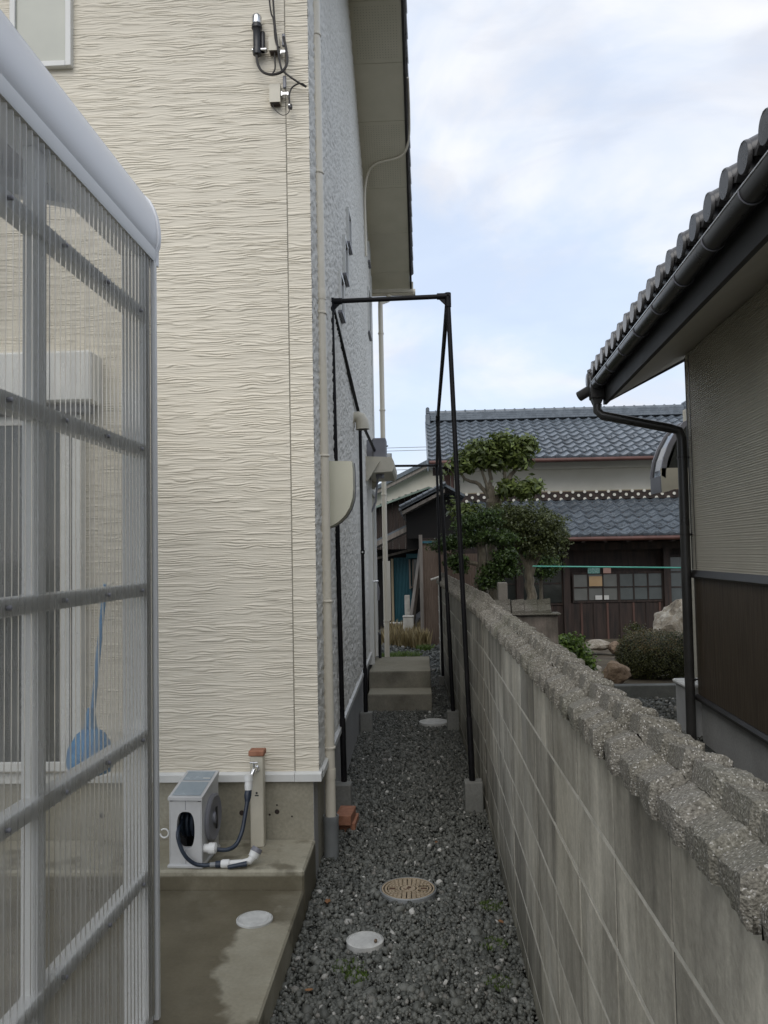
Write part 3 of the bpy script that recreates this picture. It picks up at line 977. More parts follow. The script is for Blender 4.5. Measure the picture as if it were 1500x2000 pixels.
for i in range(5):
    mb.box(-3.55, -1.78, YF - 0.10 + i * 0.018, YF - 0.092 + i * 0.018, 2.53, 2.572)
hobj('shutter_slats', mb, M['greybox'], False, sb)
# small stair windows on the side wall
for (y0, y1, z0, z1) in ((6.13, 6.42, 3.59, 3.90), (6.62, 6.92, 4.05, 4.37), (7.10, 7.38, 4.50, 4.81), (10.60, 11.05, 4.66, 5.25), (10.92, 11.2, 5.72, 5.98)):
    x = side_x((y0 + y1) / 2)
    mb = MB()
    fw = 0.022
    mb.box(x - 0.02, x + 0.028, y0, y0 + fw, z0, z1).box(x - 0.02, x + 0.028, y1 - fw, y1, z0, z1)
    mb.box(x - 0.02, x + 0.027, y0 + fw, y1 - fw, z1 - fw, z1)
    f = hobj('window', mb, M['cream_trim'])
    hobj('pane', MB().box(x - 0.01, x + 0.012, y0 + fw, y1 - fw, z0, z1 - fw), M['dkglass'], False, f)
    mb = MB().box(x - 0.01, x + 0.034, y0 - 0.005, y1 + 0.005, z0 - 0.022, z0 - 0.001, 0.003)
    for q in (0.006, 0.016):
        mb.box(x + q, x + q + 0.004, y0 - 0.004, y1 + 0.004, z0 - 0.030, z0 - 0.0225)
    hobj('sill', mb, M['greybox'], False, f)
# back door on the side wall above the steps
dY0, dY1 = 9.75, 10.6
x = side_x(10.2)
mb = MB().box(x - 0.02, x + 0.055, dY0, dY0 + 0.05, 0.42, 2.52, 0.004).box(x - 0.02, x + 0.055, dY1 - 0.05, dY1, 0.42, 2.52, 0.004)
mb.box(x - 0.02, x + 0.054, dY0 + 0.05, dY1 - 0.05, 2.46, 2.52)
fr = hobj('back_door', mb, M['cream_trim'])
hobj('door_leaf', MB().box(x - 0.01, x + 0.025, dY0 + 0.05, dY1 - 0.05, 0.42, 2.46), M['mould'], False, fr)
hobj('handle', MB().tube([(x + 0.05, dY0 + 0.12, 1.40), (x + 0.10, dY0 + 0.12, 1.40), (x + 0.10, dY0 + 0.24, 1.40)], 0.010, 8), M['steel'], True, fr)
# long corner board and drain conduit further back
for y in (11.4, 11.66):
    x = side_x(y)
    hobj('corner_board', MB().box(x, x + 0.015, y, y + 0.07, 0.59, roof_z(y) - 0.1), M['cream_trim'])
pts = [(XO + 0.05, 8.9, roof_z(8.9) + 0.12), (XO + 0.055, 9.25, roof_z(9.25) + 0.04), (XO + 0.04, 9.55, roof_z(9.5) - 0.02), (XO - 0.05, 9.75, roof_z(9.75) - 0.022), (-0.45, 9.85, roof_z(9.85) - 0.022),
       (-0.56, 9.95, roof_z(9.95) - 0.06), (-0.605, 10.0, roof_z(10) - 0.25), (-0.61, 10.02, 5.9), (-0.61, 10.05, 5.45)]
def smoothpath(pts, n=6):
    P_ = [Vector(p) for p in pts]
    out_ = []
    for i in range(len(P_) - 1):
        p0, p1, p2, p3 = P_[max(i - 1, 0)], P_[i], P_[i + 1], P_[min(i + 2, len(P_) - 1)]
        for k_ in range(n):
            t_ = k_ / n
            out_.append(0.5 * ((2 * p1) + (-p0 + p2) * t_ + (2 * p0 - 5 * p1 + 4 * p2 - p3) * t_ ** 2 + (-p0 + 3 * p1 - 3 * p2 + p3) * t_ ** 3))
    out_.append(P_[-1])
    return out_
hobj('conduit', MB().tube(smoothpath(pts), 0.014, 10), M['pvc'], True)

# ---- things on the house wall
def box_with_sides(name, x0, x1, z0, z1, d, mat, label, cat, group=None):
    t_ = thing(name, label, cat, ((x0 + x1) / 2, YF, z0), 0, group)
    w_ = x1 - x0
    mb_ = MB()
    mb_.prism([(-d, 0.0), (-d + 0.004, z1 - z0 - 0.004), (-d + 0.012, z1 - z0), (-0.002, z1 - z0), (-0.002, 0.0)], 'X', -w_ / 2, w_ / 2)
    obj('cover', mb_, mat, t_, False)
    obj('underside', MB().box(-w_ / 2 + 0.005, w_ / 2 - 0.005, -d + 0.005, -0.004, -0.006, -0.0005), M['oldwood'], t_)
    return t_
t1 = box_with_sides('junction_box', -0.785, -0.725, 4.53, 4.615, 0.045, M['mould'], 'beige junction box beside the black cable closure, upper of two', 'box', 'beige junction boxes on the cream wall')
t1 = box_with_sides('junction_box', -0.785, -0.725, 4.235, 4.345, 0.045, M['mould'], 'beige junction box under the hanging cable loop, lower of two', 'box', 'beige junction boxes on the cream wall')
t_ = thing('cable_closure', 'black cable closure with silver cap hanging on the cream wall', 'cable closure', (-0.850, YF - 0.04, 4.53))
obj('cap', MB().lathe([(0.020, 0.150), (0.027, 0.155), (0.028, 0.195), (0.022, 0.205), (0.008, 0.207)], (0, 0, 0), 'Z', 20), M['steel'], t_, True)
obj('body', MB().lathe([(0.010, -0.03), (0.024, -0.02), (0.026, 0.01), (0.022, 0.02), (0.022, 0.12), (0.030, 0.130), (0.029, 0.149), (0.02, 0.15)], (0, 0, 0), 'Z', 16).lathe([(0.012, 0.0), (0.014, 0.11), (0.01, 0.115)], (0.03, 0.01, 0), 'Z', 10), M['blackplastic'], t_, True)
obj('clamp', MB().box(-0.03, 0.055, -0.012, 0.02, 0.0, 0.012, 0.003), M['steel'], t_)
def cable(name, pts, r, label, n=5, group='black cables on the cream wall'):
    o_ = obj(name, MB().tube(smoothpath(pts, n), r, 8), M['cable'], None, True)
    return tag(o_, label, 'cable', group)
Yc = YF - 0.05
cable('cable', [(-0.80, Yc, 5.3), (-0.775, Yc, 4.80), (-0.755, Yc, 4.70), (-0.748, Yc, 4.60), (-0.735, Yc - 0.01, 4.545), (-0.722, Yc, 4.54)], 0.0045, 'thin black cable dropping from above to the upper junction box')
cable('cable', [(-0.765, Yc - 0.02, 5.3), (-0.752, Yc - 0.02, 4.80), (-0.738, Yc - 0.02, 4.60), (-0.715, Yc - 0.02, 4.42), (-0.69, Yc - 0.01, 4.385), (-0.62, Yc, 4.335), (-0.580, Yc + 0.02, 4.32)], 0.0055, 'long black cable running down the wall to the house corner')
cable('cable', [(-0.580, Yc + 0.02, 4.322), (-0.61, Yc, 4.33), (-0.655, Yc, 4.31), (-0.672, Yc, 4.27), (-0.672, Yc, 4.215)], 0.0045, 'short black cable curving back from the house corner')
cable('cable', [(-0.852, Yc, 4.50), (-0.842, Yc - 0.01, 4.44), (-0.815, Yc - 0.015, 4.395), (-0.765, Yc - 0.015, 4.378), (-0.71, Yc - 0.015, 4.392), (-0.682, Yc - 0.01, 4.44), (-0.686, Yc, 4.52), (-0.70, Yc, 4.60)], 0.0075, 'thick black cable looping in a U below the closure')
cable('cable', [(-0.755, Yc + 0.02, 4.53), (-0.75, Yc, 4.47), (-0.75, Yc, 4.42), (-0.765, Yc, 4.392), (-0.785, Yc, 4.385)], 0.0045, 'black cable from the upper junction box joining the U loop')
cable('cable', [(-0.770, Yc + 0.02, 4.235), (-0.755, Yc, 4.19), (-0.715, Yc, 4.155), (-0.680, Yc, 4.165), (-0.668, Yc, 4.205)], 0.0022, 'thin drooping wire below the lower junction box')
for (x, z, lb) in ((-0.702, 4.585, 'small grey metal cable clamp at the top of the U loop'), (-0.700, 4.345, 'small grey metal cable clamp beside the lower junction box')):
    tt = thing('cable_clamp', lb, 'clamp', (x, YF - 0.03, z), 0, 'cable clamps on the cream wall')
    obj('wedge', MB().box(-0.008, 0.010, -0.02, 0.0, -0.035, 0.035, 0.004), M['greybox'], tt)
    obj('bracket', MB().box(-0.022, -0.012, -0.01, 0.028, -0.075, -0.048, 0.002).box(0.010, 0.022, -0.01, 0.028, -0.072, -0.052, 0.002).box(-0.012, 0.010, -0.012, 0.0, -0.068, -0.056), M['steel'], tt)
t_ = thing('cable_plug', 'small black cable connector at the end of the short cable', 'connector', (-0.670, YF - 0.04, 4.205))
obj('plug_body', MB().box(-0.011, 0.011, -0.012, 0.012, -0.013, 0.013, 0.004), M['blackplastic'], t_)
obj('plug_pin', MB().lathe([(0.004, -0.018), (0.004, -0.0125)], (-0.003, 0, 0.003), 'Y', 8), M['steel'], t_)

# electricity meter box on the side wall
my0, my1 = 4.98, 5.16
xw = side_x(5.0)
mt = thing('meter_box', 'cream plastic meter box with rounded underside on the side wall', 'meter box', (xw, my0, 2.1))
prof = [(0.0, 0.205), (0.168, 0.200), (0.172, 0.14), (0.172, 0.03), (0.166, -0.03), (0.148, -0.085), (0.12, -0.13), (0.085, -0.165), (0.045, -0.19), (0.0, -0.205)]
obj('cover', MB().prism(prof, 'Y', 0, my1 - my0 - 0.02), M['meterbox'], mt, True)
prof2 = [(u * 1.03, v * 1.015) for u, v in prof]
obj('rim', MB().prism(prof2, 'Y', my1 - my0 - 0.019, my1 - my0), M['greybox'], mt, True)

# vent cap, grey box and little canopy over the back door
vt = thing('vent_hood', 'cream elbow vent cap on the side wall', 'vent', (side_x(7.6), 7.6, 2.985))
pr = [(0, 0, 0.03), (0.05, 0, 0.028), (0.085, 0, 0.015), (0.105, 0, -0.015), (0.112, 0, -0.06), (0.113, 0, -0.09)]
hb = MB()
hb.tube([(x_ * 0.75, y_, z_) for x_, y_, z_ in pr], [0.045, 0.055, 0.060, 0.062, 0.063, 0.065], 18, False)
obj('hood', hb, M['mould'], vt, 'all')
obj('opening', MB().lathe([(0.060, -0.085), (0.058, -0.083)], (0.085, 0, 0), 'Z', 18), M['oldwood'], vt)
obj('flange', MB().lathe([(0.07, -0.002), (0.07, 0.010)], (0, 0, 0.0), 'X', 20), M['mould'], vt)
gb = thing('heater_box', 'grey wall box mounted above the back door canopy', 'box', (side_x(9.9), 9.75, 2.86))
obj('case', MB().box(-0.0, 0.185, 0.0, 0.30, 0.0, 0.24, 0.008), M['greybox'], gb)
obj('front_cover', MB().box(0.075, 0.235, -0.018, 0.29, 0.004, 0.255, 0.010), M['greybox'], gb)
obj('screw_hook', MB().tube([(0.236, 0.05, 0.16), (0.26, 0.05, 0.165)], 0.008, 8), M['blackplastic'], gb)
cn = thing('door_canopy', 'small cream canopy with angled brackets over the back door', 'canopy', (side_x(9.9), 9.5, 2.6))
obj('canopy_roof', MB().prism([(-0.02, 0.27), (0.31, 0.255), (0.335, 0.20), (0.33, 0.12), (0.31, 0.085), (0.02, 0.075), (-0.02, 0.13)], 'Y', 0, 1.25), M['mould'], cn)
obj('bracket', MB().prism([(-0.002, -0.02), (0.03, -0.02), (0.17, 0.20), (-0.002, 0.20)], 'Y', -0.05, -0.005), M['mould'], cn)
obj('bracket', MB().prism([(-0.002, -0.02), (0.03, -0.02), (0.17, 0.20), (-0.002, 0.20)], 'Y', 1.255, 1.29), M['mould'], cn)
obj('light_base', MB().lathe([(0.05, 0.03), (0.05, 0.0745), ], (0.16, 0.2, 0), 'Z', 14).tube([(0.13, 0.2, 0.03), (0.1, 0.25, -0.25), (0.01, 0.27, -0.45)], 0.012, 8), M['greybox'], cn)
lp = thing('wall_lamp', 'dark rounded fitting beside the back door', 'wall fitting', (side_x(10.75), 10.75, 1.2))
obj('fitting', MB().prism([(0.0, 0.18), (0.05, 0.16), (0.075, 0.08), (0.08, 0.0), (0.07, -0.08), (0, -0.08)], 'Y', 0, 0.16), M['greybox'], lp, True)
t_ = thing('gas_riser', 'black riser pipe low on the wall by the back steps', 'pipe', (side_x(9.3) + 0.06, 10.72, 0.33))
obj('riser', MB().tube([(0, 0, -0.3), (0, 0, 0.35), (-0.04, 0, 0.38)], 0.02, 8), M['blackplastic'], t_, True)

# ---- concrete slabs and steps
mb = MB().box(-4.5, -0.596, -1.5, 3.985, -0.2, 0.130, 0.008)
lo = tag(obj('patio', mb, M['slab']), None, kind='structure')
mb = MB().box(-4.5, -0.5955, 3.987, YF - 0.001, -0.2, 0.222, 0.010)
tag(obj('raised_walkway', mb, M['slab']), None, kind='structure')
st = thing('back_steps', 'two-step concrete stair in front of the back door', 'steps', (-0.25, 9.08, 0))
obj('lower_step', MB().box(-0.375, 0.330, 0.0, 0.42, -0.1, 0.183, 0.006), M['step'], st)
obj('upper_step', MB().box(-0.385, 0.325, 0.421, 1.75, -0.1, 0.372, 0.008), M['step'], st)
obj('tread', MB().box(-0.380, 0.320, 0.425, 1.745, 0.3722, 0.376), M['found'], st)
obj('tread', MB().box(-0.370, 0.325, 0.006, 0.418, 0.1832, 0.187), M['found'], st)

# ---- round covers
def cover(name, c, r, mat, label, group, rim=True, tilt=0.0):
    t_ = thing(name, label, 'drain cover', c, 0, group)
    t_.rotation_euler = (tilt, 0, 0)
    obj('rim', MB().lathe([(r * 1.0, -0.04), (r * 1.0, 0.006), (r * 0.93, 0.009), (r * 0.92, 0.004)], (0, 0, 0), 'Z', 40), mat, t_, True)
    obj('lid', MB().lathe([(r * 0.915, 0.0), (r * 0.91, 0.0065), (r * 0.80, 0.0065), (r * 0.79, 0.0050), (r * 0.76, 0.0050), (r * 0.75, 0.0065), (r * 0.02, 0.0065)], (0, 0, 0), 'Z', 40), mat, t_)
    return t_
M['lidwhite'] = surf('weathered_white_lid', (0.40, 0.40, 0.38), (0.56, 0.56, 0.53), 14, 0.6, bump=0.2)
c1 = cover('drain_cover', (-0.287, 3.717, 0.016), 0.083, M['lidwhite'], 'small round white drain cover lying in the gravel', 'small white drain covers')
obj('pebble', MB().box(-0.006, 0.008, -0.008, 0.008, 0.0, 0.014, 0.004), M['rock_brown'], c1, loc=(0.048, -0.028, 0.007))
c2 = cover('drain_cover', (-0.768, 3.66, 0.132), 0.080, M['lidwhite'], 'small round white drain cover set in the wet patio slab', 'small white drain covers')
c3 = cover('far_drain_cover', (0.092, 8.40, 0.02), 0.152, M['lidwhite'], 'larger pale round cover in the gravel before the steps', 'pale covers')
M['iron_tan'] = surf('tan_painted_iron', (0.30, 0.235, 0.155), (0.38, 0.30, 0.20), 25, 0.55, bump=0.2)
M['iron_dark'] = surf('dark_brown_iron', (0.06, 0.028, 0.015), (0.11, 0.055, 0.03), 25, 0.8)  # dark brown for the lid floor, slots and emblem
mh = thing('manhole_cover', 'tan patterned round manhole cover with grey rim in the gravel', 'manhole cover', (-0.105, 4.277, 0.010))
obj('rim', MB().lathe([(0.145, -0.05), (0.145, 0.010), (0.139, 0.014), (0.137, 0.006)], (0, 0, 0), 'Z', 48), M['pvc_grey'], mh, True)
obj('lid', MB().lathe([(0.136, 0.0), (0.136, 0.006), (0.01, 0.006)], (0, 0, 0), 'Z', 48), M['iron_dark'], mh)
pt = MB()
pt.lathe([(0.135, 0.0055), (0.135, 0.012), (0.127, 0.012), (0.127, 0.0055)], (0, 0, 0), 'Z', 48)
pt.lathe([(0.038, 0.0055), (0.038, 0.0115), (0.001, 0.0115)], (0, 0, 0), 'Z', 24)
for ring, nn in ((0.050, 13), (0.066, 17), (0.082, 21), (0.098, 25), (0.114, 29)):
    for j in range(nn):
        a = 2 * PI * (j + (0.5 if int(ring * 1000) % 2 else 0)) / nn
        x_, y_ = ring * math.cos(a), ring * math.sin(a)
        if abs(y_) < 0.026 and 0.050 < abs(x_) < 0.105:
            continue
        Mx = Matrix.Translation((x_, y_, 0.0085)) @ Matrix.Rotation(a, 4, 'Z')
        pt.box(-0.0062, 0.0062, -0.0094, 0.0094, -0.003, 0.003, 0, Mx)
for sx in (-1, 1):
    for (a, b, c, d) in ((0.062, 0.098, 0.015, 0.020), (0.062, 0.098, -0.020, -0.015), (0.058, 0.064, -0.02, 0.02), (0.096, 0.102, -0.02, 0.02)):
        pt.box(min(sx * a, sx * b), max(sx * a, sx * b), c, d, 0.0055, 0.0115)
pat = obj('raised_pattern', pt, M['iron_tan'], mh)
lg = MB()
for q_ in (-1, 1):
    lg.box(q_ * 0.08 - 0.014, q_ * 0.08 + 0.014, -0.0135, 0.0135, 0.0062, 0.0085)
lg.tube([(-0.022, -0.006, 0.0125), (-0.020, -0.013, 0.0125), (-0.012, -0.016, 0.0125), (-0.005, -0.012, 0.0125), (-0.004, 0.004, 0.0125), (0.0, 0.014, 0.0125), (0.010, 0.015, 0.0125), (0.014, 0.009, 0.0125), (0.010, 0.002, 0.0125), (0.003, 0.001, 0.0125)], 0.0024, 6)
lg.tube([(0.003, 0.012, 0.0125), (0.003, -0.018, 0.0125)], 0.0024, 6)
obj('emblem', lg, M['iron_dark'], mh)

# ================================================================== LEAN-TO (clear corrugated enclosure)
LX = -0.95
lt = thing('lean_to', 'aluminium lean-to with clear corrugated side panels and silver curved eave', 'lean-to', (LX, 2.87, 0.13))
LP = lt.location.copy()
def lobj(name, mb, mat, smooth=False, parent=None):
    o_ = obj(name, mb, mat, parent or lt, smooth)
    if parent is None:
        o_.location = -LP
    return o_
# posts
for (y, x0, x1) in ((2.80, LX - 0.085, LX - 0.006), (2.02, LX - 0.056, LX - 0.02), (1.1, LX - 0.060, LX - 0.02), (0.1, LX - 0.060, LX - 0.02)):
    lobj('post', MB().box(x0, x1, y, y + 0.065, 0.132, 2.80, 0.004), M['alu'])
for y in (2.80, 0.1):
    lobj('post', MB().box(-2.86, -2.80, y, y + 0.065, 0.132, 3.1, 0.004), M['alu'])
# edge strip covering the sheet ends at the corner
lobj('corner_strip', MB().box(LX - 0.006, LX + 0.012, 2.866, 2.888, 0.14, 2.801, 0.002), M['alu'])
# rails
for z in (0.16, 0.645, 1.12, 1.622, 2.105, 2.585):
    rl = lobj('rail', MB().box(LX - 0.052, LX - 0.008, 0.0, 2.80, z - 0.022, z + 0.022, 0.002), M['alu'])
    sc_ = MB()
    for y in np.arange(0.35, 2.8, 0.30):
        sc_.lathe([(0.006, LX - 0.0079), (0.006, LX + 0.006), (0.003, LX + 0.008)], (0, y, z), 'X', 8)
    lobj('screw', sc_, M['greybox'], False, rl)
# corrugated sheets
pitch = 0.032
y_hi = 2.865
while y_hi > 0.2:
    y_lo = max(y_hi - 0.672, 0.0)
    nn = int(round((y_hi - y_lo) / pitch * 10)) + 1
    Y = np.linspace(y_lo, y_hi, nn)
    zz_ = np.array([0.17, 0.8, 1.6, 2.4, 2.83])
    P = np.zeros((len(zz_), nn, 3))
    P[:, :, 0] = LX + 0.0 + 0.0046 * np.cos(Y / pitch * 2 * PI)[None, :]
    P[:, :, 1] = Y[None, :]
    P[:, :, 2] = zz_[:, None]
    o_ = obj('corrugated_sheet', gridmesh('corrugated_sheet', P, M['poly']), None, lt)
    o_.location = -LP
    y_hi -= 0.672
# eave: lip, curved fascia, end cap
lobj('eave_lip', MB().prism([(LX - 0.09, 2.802), (LX + 0.008, 2.802), (LX + 0.011, 2.815), (LX + 0.010, 2.848), (LX - 0.09, 2.848)], 'Y', -0.3, 2.885), M['alu'], True)
fp = [(LX + 0.006, 2.853), (LX + 0.012, 2.868), (LX + 0.015, 2.90), (LX + 0.013, 2.935), (LX + 0.007, 2.972), (LX - 0.004, 3.006), (LX - 0.018, 3.034), (LX - 0.036, 3.052), (LX - 0.07, 3.062), (LX - 0.09, 3.062), (LX - 0.09, 2.853)]
lobj('curved_fascia', MB().prism(fp, 'Y', -0.3, 2.885), M['alu_light'], True)
lobj('top_bead', MB().tube([(LX - 0.030, -0.3, 3.046), (LX - 0.030, 2.885, 3.046)], 0.004, 8), M['alu_light'], True)
cp = [(LX + 0.006 + (u - LX) * 1.05, 2.80 + (v - 2.80) * 1.03 - 0.004) for u, v in fp[:-1]]
cp = [(LX + 0.012, 2.793)] + cp + [(LX - 0.05, 2.793)]
lobj('end_cap', MB().prism(cp, 'Y', 2.887, 2.912), M['alu_light'], True)
# roof sheet and rafters rising to the left
def rz_(x):
    return 3.03 + (LX - x) * 0.22
mb = MB()
mb.add([(LX - 0.03, -0.3, rz_(LX)), (-2.9, -0.3, rz_(-2.9)), (-2.9, 2.93, rz_(-2.9)), (LX - 0.03, 2.93, rz_(LX))], [(0, 1, 2, 3)])
M['roofsheet'] = surf('smoke_polycarbonate_roof', (0.10, 0.095, 0.085), (0.15, 0.14, 0.125), 2, 0.4)
lobj('roof_sheet', mb, M['roofsheet'])
for y in (2.86, 2.13, 1.4, 0.67, -0.06):
    mb = MB()
    mb.add([(LX - 0.03, y, rz_(LX) - 0.07), (LX - 0.03, y + 0.05, rz_(LX) - 0.07), (LX - 0.03, y + 0.05, rz_(LX) - 0.012), (LX - 0.03, y, rz_(LX) - 0.012),
            (-2.9, y, rz_(-2.9) - 0.07), (-2.9, y + 0.05, rz_(-2.9) - 0.07), (-2.9, y + 0.05, rz_(-2.9) - 0.012), (-2.9, y, rz_(-2.9) - 0.012)],
           [(0, 1, 2, 3), (4, 7, 6, 5), (0, 4, 5, 1), (1, 5, 6, 2), (2, 6, 7, 3), (3, 7, 4, 0)])
    lobj('rafter', mb, M['alu'])
lobj('wall_beam', MB().box(-2.95, -2.86, -0.3, 2.93, 3.3, 3.42), M['alu'])

# blue mop leaning against the wall behind the lean-to
mp = thing('mop', 'blue long-handled mop hanging head down behind the clear panels', 'mop', (-1.69, 4.12, 0.68))
obj('handle', MB().tube([(0.0, 0, 0.16), (0.03, 0.12, 0.92)], 0.012, 10), M['bluemop'], mp, True)
hd = MB()
hd.lathe([(0.03, 0.20), (0.07, 0.17), (0.11, 0.10), (0.118, 0.03), (0.10, -0.02), (0.05, -0.035)], (0, 0, 0), 'Z', 20)
obj('mop_head', hd, M['bluemop'], mp, True)
obj('collar', MB().lathe([(0.02, 0.16), (0.032, 0.19), (0.025, 0.26), (0.014, 0.30)], (0, 0, 0), 'Z', 14), M['bluemop'], mp, True)
obj('hook', MB().tube([(0.03, 0.12, 0.90), (0.03, 0.24, 0.92)], 0.006, 8), M['steel'], mp)

# ================================================================== TAP POST, HOSE REEL
tp = thing('tap_post', 'beige square water post with terracotta cap and brass-chrome tap', 'tap post', (-0.883, 4.325, 0.222))
obj('post', MB().box(-0.035, 0.035, -0.03, 0.03, 0.0, 0.465, 0.004), M['mould'], tp)
obj('cap', MB().box(-0.041, 0.041, -0.036, 0.036, 0.466, 0.495, 0.004), M['brickred'], tp)
tapm = MB()
tapm.tube([(0.0, -0.03, 0.405), (0.0, -0.055, 0.408), (-0.005, -0.075, 0.405), (-0.012, -0.09, 0.385), (-0.020, -0.098, 0.350), (-0.026, -0.10, 0.315)], [0.010, 0.011, 0.013, 0.010, 0.008, 0.008], 12)
tapm.lathe([(0.018, -0.004), (0.016, 0.004)], (0.0, -0.033, 0.405), 'Y', 16)
tap = obj('tap', tapm, M['chrome'], tp, True)
obj('tap_handle', MB().tube([(-0.004, -0.066, 0.415), (-0.006, -0.066, 0.440)], 0.006, 8).box(-0.028, 0.016, -0.072, -0.060, 0.438, 0.446, 0.002), M['steel'], tap)
obj('logo', MB().box(-0.010, 0.010, -0.0315, -0.0301, 0.262, 0.268).lathe([(0.006, -0.0315), (0.005, -0.0301)], (0, 0, 0.278), 'Y', 10), M['blackplastic'], tp)

rx, ry, rz0 = -1.178, 4.02, 0.222       # centre of front foot
hr = thing('hose_reel', 'light grey boxed hose reel with blue-grey lid and dark side wheel', 'hose reel', (rx, ry, rz0), R(-3))
W2, HF, HB, DP = 0.078, 0.322, 0.378, 0.27
# front shell with an oval opening: ring of quads between rectangle and oval
def shell_front():
    mb_ = MB()
    n_ = 48
    oc, ow, oh = (0.0, 0.180), 0.045, 0.088
    rect, oval = [], []
    for j in range(n_):
        a_ = 2 * PI * j / n_
        c_, s_ = math.cos(a_), math.sin(a_)
        # stadium opening
        ex = 0.035
        x_ = ow * math.copysign(abs(c_) ** 0.6, c_)
        z_ = oc[1] + oh * math.copysign(abs(s_) ** 0.85, s_)
        oval.append((x_, z_))
        k_ = min((W2 - 0.001) / max(abs(c_), 1e-6), ((HF - 0.002 - oc[1]) if s_ > 0 else (oc[1] - 0.001)) / max(abs(s_), 1e-6))
        rect.append((c_ * k_, oc[1] + s_ * k_))
    vs = [(x_, 0.0, z_) for x_, z_ in rect] + [(x_, 0.0, z_) for x_, z_ in oval] + [(x_, 0.03, z_) for x_, z_ in oval]
    fs = [(j, (j + 1) % n_, n_ + (j + 1) % n_, n_ + j) for j in range(n_)] + [(n_ + j, n_ + (j + 1) % n_, 2 * n_ + (j + 1) % n_, 2 * n_ + j) for j in range(n_)]
    mb_.add(vs, fs)
    return mb_
sf = shell_front()
# corners of the rectangle
sf.prism([(0.0, 0.0), (0.0, HF), (DP, HB), (DP, 0.0)], 'X', -W2 - 0.004, -W2)
sf.prism([(0.0, 0.0), (0.0, HF), (DP, HB), (DP, 0.0)], 'X', W2, W2 + 0.004)
sf.box(-W2, W2, DP - 0.006, DP, 0.0, HB)
sf.box(-W2 - 0.012, W2 + 0.012, -0.012, DP + 0.01, 0.0, 0.018, 0.005)
for sx in (-1, 1):
    for zc in (0.0, 1.0):
        sf.box(min(sx * W2, sx * (W2 - 0.022)), max(sx * W2, sx * (W2 - 0.022)), 0.0005, 0.004, 0.005 + zc * (HF - 0.05), 0.045 + zc * (HF - 0.05))
obj('casing', sf, M['reelgrey'], hr)
lidm = MB()
lidm.add([(-W2 - 0.008, -0.008, HF + 0.002), (W2 + 0.008, -0.008, HF + 0.002), (W2 + 0.008, DP + 0.006, HB + 0.004), (-W2 - 0.008, DP + 0.006, HB + 0.004),
          (-W2 - 0.008, -0.008, HF + 0.016), (W2 + 0.008, -0.008, HF + 0.016), (W2 + 0.008, DP + 0.006, HB + 0.018), (-W2 - 0.008, DP + 0.006, HB + 0.018)],
         [(0, 3, 2, 1), (4, 5, 6, 7), (0, 1, 5, 4), (1, 2, 6, 5), (2, 3, 7, 6), (3, 0, 4, 7)])
obj('lid', lidm, M['reelgrey'], hr)
def lidz(y):
    return HF + 0.016 + (HB - HF + 0.002) * (y + 0.008) / (DP + 0.014)
for (y0, y1, e) in ((0.012, 0.150, 0.0), (0.165, DP - 0.01, 0.0)):
    mb = MB().add([(-W2 + 0.006, y0, lidz(y0) + 0.002), (W2 - 0.006, y0, lidz(y0) + 0.002), (W2 - 0.006, y1, lidz(y1) + 0.002), (-W2 + 0.006, y1, lidz(y1) + 0.002)], [(0, 1, 2, 3)])
    obj('lid_window', mb, M['lidblue'], hr)
wheel = MB().lathe([(0.115, W2 + 0.005), (0.117, W2 + 0.018), (0.105, W2 + 0.024), (0.09, W2 + 0.018), (0.03, W2 + 0.018), (0.028, W2 + 0.03), (0.01, W2 + 0.032)], (0, 0.155, 0.195), 'X', 36)
wh = obj('side_wheel', wheel, M['greybox'], hr, True)
obj('crank', MB().box(W2 + 0.026, W2 + 0.034, 0.145, 0.165, 0.14, 0.25, 0.003), M['blackplastic'], wh)
drum = MB()
for k in range(5):
    drum.lathe([(0.070, -0.060 + k * 0.026), (0.082, -0.054 + k * 0.026), (0.085, -0.047 + k * 0.026), (0.082, -0.040 + k * 0.026), (0.070, -0.036 + k * 0.026)], (0, 0.15, 0.185), 'X', 26)
obj('coiled_hose', drum, M['navy'], hr, True)
obj('interior', MB().box(-W2 + 0.002, W2 - 0.002, 0.24, 0.262, 0.02, 0.32), M['blackplastic'], hr)
obj('inlet_knob', MB().lathe([(0.020, W2 + 0.005), (0.020, W2 + 0.028), (0.027, W2 + 0.030), (0.027, W2 + 0.062), (0.020, W2 + 0.066), (0.012, W2 + 0.07)], (0, 0.03, 0.085), 'X', 14), M['white'], hr)
obj('seam', MB().box(-0.0012, 0.0012, -0.0008, 0.0004, HF - 0.045, HF - 0.001).box(-0.0012, 0.0012, -0.0008, 0.0004, 0.02, 0.088), M['greybox'], hr)
obj('hinge_bar', MB().tube([(-W2 - 0.004, DP + 0.004, HB - 0.01), (W2 + 0.004, DP + 0.004, HB - 0.01)], 0.009, 10).tube([(-W2 - 0.009, 0.06, 0.26), (-W2 - 0.009, 0.20, 0.28)], 0.006, 8), M['reelgrey'], hr, True)
obj('label', MB().box(W2 - 0.05, W2 - 0.012, DP * 0.66, DP * 0.66 + 0.028, 0, 0.001), M['white'], hr, loc=(0, 0, lidz(DP * 0.66) + 0.004))
ring = MB().tube([(-W2 - 0.006 - 0.022 + 0.021 * math.cos(a_), -0.002, 0.165 + 0.021 * math.sin(a_)) for a_ in np.linspace(-0.2 + PI * 1.1, PI * 2.75, 16)], 0.004, 8)
obj('hook_ring', ring, M['white'], hr, True)

